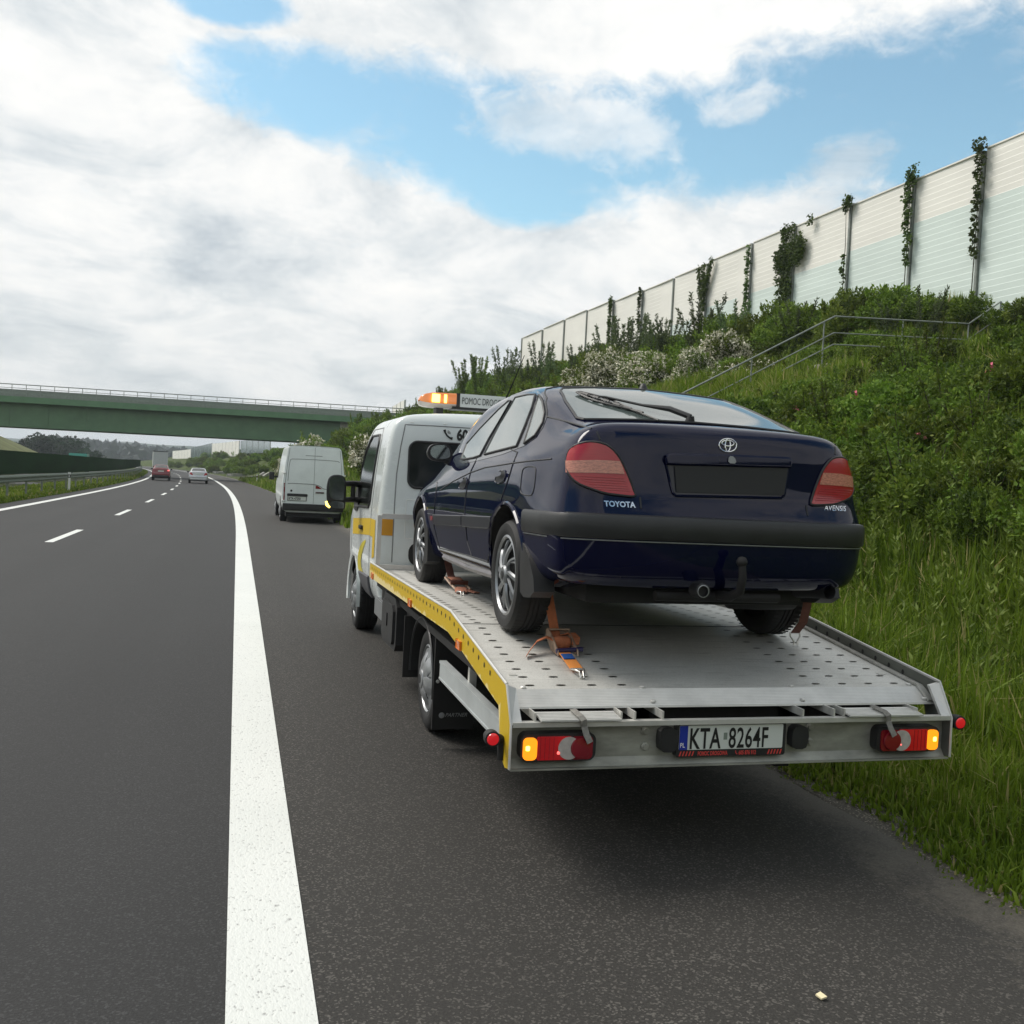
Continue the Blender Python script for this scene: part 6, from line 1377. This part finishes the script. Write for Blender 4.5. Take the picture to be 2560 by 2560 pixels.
# ------------------------------------------------------------------ white van ahead
def build_van():
    V = empty('panel_van', (.13, 29.05, float(zr(30))), (0, 0, rad(.3)), label='plain white high roof panel van parked on the shoulder ahead of the tow truck', cat='van')
    p = [(0, .34), (.80, .34), (.92, .40), (.985, .60), (1.01, .9), (1.01, 1.2), (.985, 1.5), (.935, 1.9), (.875, 2.25), (.835, 2.42), (.76, 2.485), (.40, 2.515), (0, 2.525)]
    def sec(y): return (y, p)
    def fr(y, w, belt, roof): return (y, [(x*w, z if z <= belt else belt+(z-belt)*(roof-belt)/(2.525-belt)) for x, z in p])
    st = [sec(.10), sec(.5), sec(2.0), sec(3.3), fr(3.8, 1, 1.3, 2.45), fr(4.4, 1, 1.25, 1.95), fr(4.85, .98, 1.2, 1.45), fr(5.25, .93, 1.0, 1.15)]
    bm = loft_body(st, ([.34, .6, 1.2, 1.5, 2.0, 2.42, 2.5, 2.53], [.02, 0, 0, .01, .05, .10, .12, .16]), ([.34, .6, 1.0, 1.16], [5.4, 5.5, 5.45, 5.3]), 5.5, 2.4); S = Surf(bm)
    me = bpy.data.meshes.new('body'); bm.to_mesh(me); bm.free(); me.materials.append(M['van_white']); me.materials.append(M['under']); finish(me, 50)
    b = bpy.data.objects.new('body', me); link(b, V); cut_arches(b, [(-1.3, -.6, 1.05, .36, .42), (.6, 1.3, 1.05, .36, .42), (-1.3, -.6, 4.6, .36, .42), (.6, 1.3, 4.6, .36, .42)])
    for sg in (-1, 1):
        for y in (1.05, 4.6): make_wheel(V, (sg*.88, y, .345), sg, .347, .225, .225, 'cap', M['silver_dark'])
    mb = MB()
    line_on(S, [(0, .64), (0, 2.46)], 'B', r=.006, mb=mb, step=.1)
    for s in (-1, 1): line_on(S, [(s*.90, .66), (s*.915, 1.2), (s*.86, 1.9), (s*.80, 2.40)], 'B', r=.007, mb=mb, step=.1)
    mb.build('rear_door_gap', M['seam_dark'], b)
    mb = MB()
    line_on(S, chaikin([(-.83, 1.35), (-.80, 2.02), (-.70, 2.07), (.70, 2.07), (.80, 2.02)], 1, False), 'B', r=.010, mb=mb, step=.06); line_on(S, [(-.30, 2.19), (.24, 2.19)], 'B', r=.010, mb=mb)
    line_on(S, chaikin([(-.83, 1.265), (-.6, 1.275), (.06, 1.27), (.22, 1.20), (.32, 1.12), (.88, 1.12)], 2, False), 'B', r=.012, mb=mb, step=.05); mb.build('pressed_edges', M['seam_grey'], b)
    patch(S, [(.055, 1.235), (.12, 1.225), (.26, 1.13), (.055, 1.13)], 'B', offs=.01).build('brake_light', M['lens_red_dark'], b); MB().box((.06, -.03, .985), (.33, .0, 1.03), 0, .012).build('door_handle', M['maroon'], b, 40)
    MB().lathe([(.036, -.004), (.032, -.012), (0, -.012)], (-.71, .0, 1.035), 1, 16).build('lock', M['grey_plastic'], b)
    patch(S, rrect(-.84, .855, -.19, .945, .03, 3), 'B', offs=.03).build('plate_lamp_bar', M['black_plastic'], b)
    pf = MB().box((-.80, -.018, .725), (-.235, .0, .86)).build('number_plate', M['plate_white'], b, smooth=0); MB().box((-.82, -.012, .71), (-.215, .004, .875)).build('plate_frame', M['black_plastic'], b, smooth=0)
    letters_flat('KTA 47350', -.785, .745, -.021, .115, M['ink'], pf, bold=.003, sx=.70); letters_flat('Volkswagen', -.66, .885, -.034, .04, M['grey_ink'], b, bold=.001) if False else None
    for s in (-1, 1):
        t = patch(S, rrect(-1.035, .72, -.905, 1.27, .02, 3) if s < 0 else rrect(.905, .72, 1.035, 1.27, .02, 3), 'view', (1, .0), (0, -1.3, 1.0), .012, .05).build('tail_light', M['lens_red_dark'], b, 50)
        for z0, z1 in ((.86, .98), (1.14, 1.24)): patch(S, rrect(s*.97-.055, z0, s*.97+.055, z1, .01, 2), 'view', (1, 0), (0, -1.3, 1.0), .016, .05).build('clear_lens', M['lens_white'], t)
        for z in (1.57, .68): MB().box((s*.955-.05, -.012, z), (s*.955+.05, .05, z+.045), 0, .012).build('door_hinge', M['white_panel'], b, 40)
        g = patch(S, [(3.35, 1.38), (3.4, 1.98), (3.75, 2.0), (4.05, 1.9), (4.5, 1.5), (4.55, 1.38)], 'L' if s < 0 else 'R', offs=.006, cell=.08).build('side_window', M['van_glass'], b, 50)
        MB().tube([(s*1.0, 4.2, 1.42), (s*1.14, 4.12, 1.42)], .03, 6).box((min(s*1.10, s*1.28), 4.06, 1.30), (max(s*1.10, s*1.28), 4.14, 1.58), 0, .03).build('door_mirror', M['black_plastic'], b, 40)
    mb = MB().box((-.97, -.10, .40), (.97, .20, .625), 0, .03); mb.box((-.97, -.12, .585), (.97, -.05, .60)); mb.build('rear_bumper', M['black_plastic'], V, 40)
    MB().box((-.85, .1, .20), (.85, 4.9, .40)).build('underbody', M['under'], V, smooth=0)
    return V
M['maroon'] = mat('maroon_handle', (.06, .012, .018), .4)
M['seam_dark'] = mat('door_gap_grey', (.14, .15, .15), .6)
build_van()

# ------------------------------------------------------------------ traffic
def build_traffic(name, paint, loc, sc, label, rot):
    r = empty(name, loc, (0, 0, rot), label=label, cat='car'); r.scale = sc
    b, S = car_body(paint, r)
    for fl in (False, True):
        for nme in ('glass_front', 'glass_rear', 'glass_quarter'): patch(S, P_SIDE[nme], 'view', (0, -.68), CARVIEW, .006, .08, fl).build('side_window', M['van_glass'], r, 60)
        patch(S, P_TAIL, 'view', (1, .22), CARVIEW, .010, .06, fl).build('tail_light', M['lens_red_dark'] if paint is not M['silver_car'] else M['lens_red'], r, 60)
        sg = 1 if fl else -1
        for yc in (.975, 3.605): make_wheel(r, (sg*.745, yc, .300), sg, .305, .19, .207, 'twist', M['silver'], -sg)
        MB().box((min(sg*.82, sg*1.0), 2.92, .95), (max(sg*.82, sg*1.0), 3.02, 1.07), 0, .02).build('door_mirror', M['black_plastic'], r, 40)
    patch(S, [(-.60, 1.124), (0, 1.145), (.60, 1.124), (.50, 1.345), (0, 1.376), (-.50, 1.345)], 'B', offs=.006, cell=.08).build('rear_window', M['van_glass'], r, 60)
    MB().box((-.27, .06, .80), (.27, .09, .90)).build('number_plate', M['plate_white'], r, smooth=0)
    MB().box((-.72, .0, .32), (.72, .25, .50), 0, .04).build('rear_bumper', M['grey_plastic'] if paint is not M['silver_car'] else paint, r, 40)
    return r
build_traffic('saloon_car', M['silver_car'], (-5.75, 94, float(zr(94))), (1.03, 1, 1.03), 'silver car driving away in the right lane under the bridge', rad(2.4))
rc = build_traffic('saloon_car', M['red_paint'], (-9.55, 101, float(zr(101))), (1.03, 1, 1.12), 'dark red car with a lit brake light in the left lane', rad(2.6))
MB().box((.60, .05, .88), (.76, .12, .98), 0, .02).build('lit_brake_light', M['bulb_red'], rc, 40)
lr = empty('box_lorry', (-15.7, 188, float(zr(188))), (0, 0, rad(5.4)), label='grey canvas sided lorry far ahead in the left lane', cat='lorry')
MB().box((-1.25, 0, 1.0), (1.25, 7.5, 3.65)).build('cargo_box', M['tarp'], lr, smooth=0); MB().box((-1.28, -.03, 3.58), (1.28, 7.55, 3.72)).build('roof_edge', M['grey_plastic'], lr, smooth=0); MB().box((-1.1, -.02, .45), (1.1, 8, 1.0)).build('chassis', M['under'], lr, smooth=0)
MB().box((-1.2, 7.8, .6), (1.2, 9.8, 3.0), 0, .2).build('cab', M['van_white'], lr, 40)
for s in (-1, 1):
    for y in (1.5, 2.8, 8.6): MB().lathe([(0, -.15), (.48, -.15), (.5, -.1), (.5, .1), (.48, .15), (0, .15)], (s*1.0, y, .5), 0, 20).build('wheel', M['rubber'], lr, 40)
    MB().box((s*1.0-.2, -.06, .85), (s*1.0+.2, -.02, .98)).build('tail_light', M['lens_red_dark'], lr, smooth=0)
tv = empty('delivery_van', (-19.9, 120, float(zr(120))), (0, 0, rad(3)), label='teal van roof showing above the green glare screen', cat='van')
MB().prism([(0, .5), (4.6, .5), (4.75, 1.0), (3.9, 1.45), (3.3, 2.2), (2.9, 2.32), (.1, 2.32), (0, 2.2)], 0, -.95, .95).build('body', M['teal'], tv, smooth=0)
for s in (-1, 1):
    for y in (.9, 3.8): MB().lathe([(0, -.1), (.32, -.1), (.34, -.06), (.34, .06), (.32, .1), (0, .1)], (s*.85, y, .34), 0, 18).build('wheel', M['rubber'], tv, 40)
MB().box((-.7, -.02, 1.3), (.7, .01, 2.0)).build('rear_window', M['van_glass'], tv, smooth=0)
# scrap of paper and small litter on the tarmac
o = MB().prism([(-.012, -.014), (.013, -.015), (.012, .016), (-.013, .013)], 2, .0, .006).build('paper_scrap', M['paper'], smooth=0, loc=(-.29, -1.15, .002)); o.rotation_euler = (.1, -.12, .2); o.location.z = .008; tag(o, 'small cream scrap of paper lying on the shoulder behind the truck', 'litter')
SC.cycles.max_bounces = 6; SC.cycles.transparent_max_bounces = 8
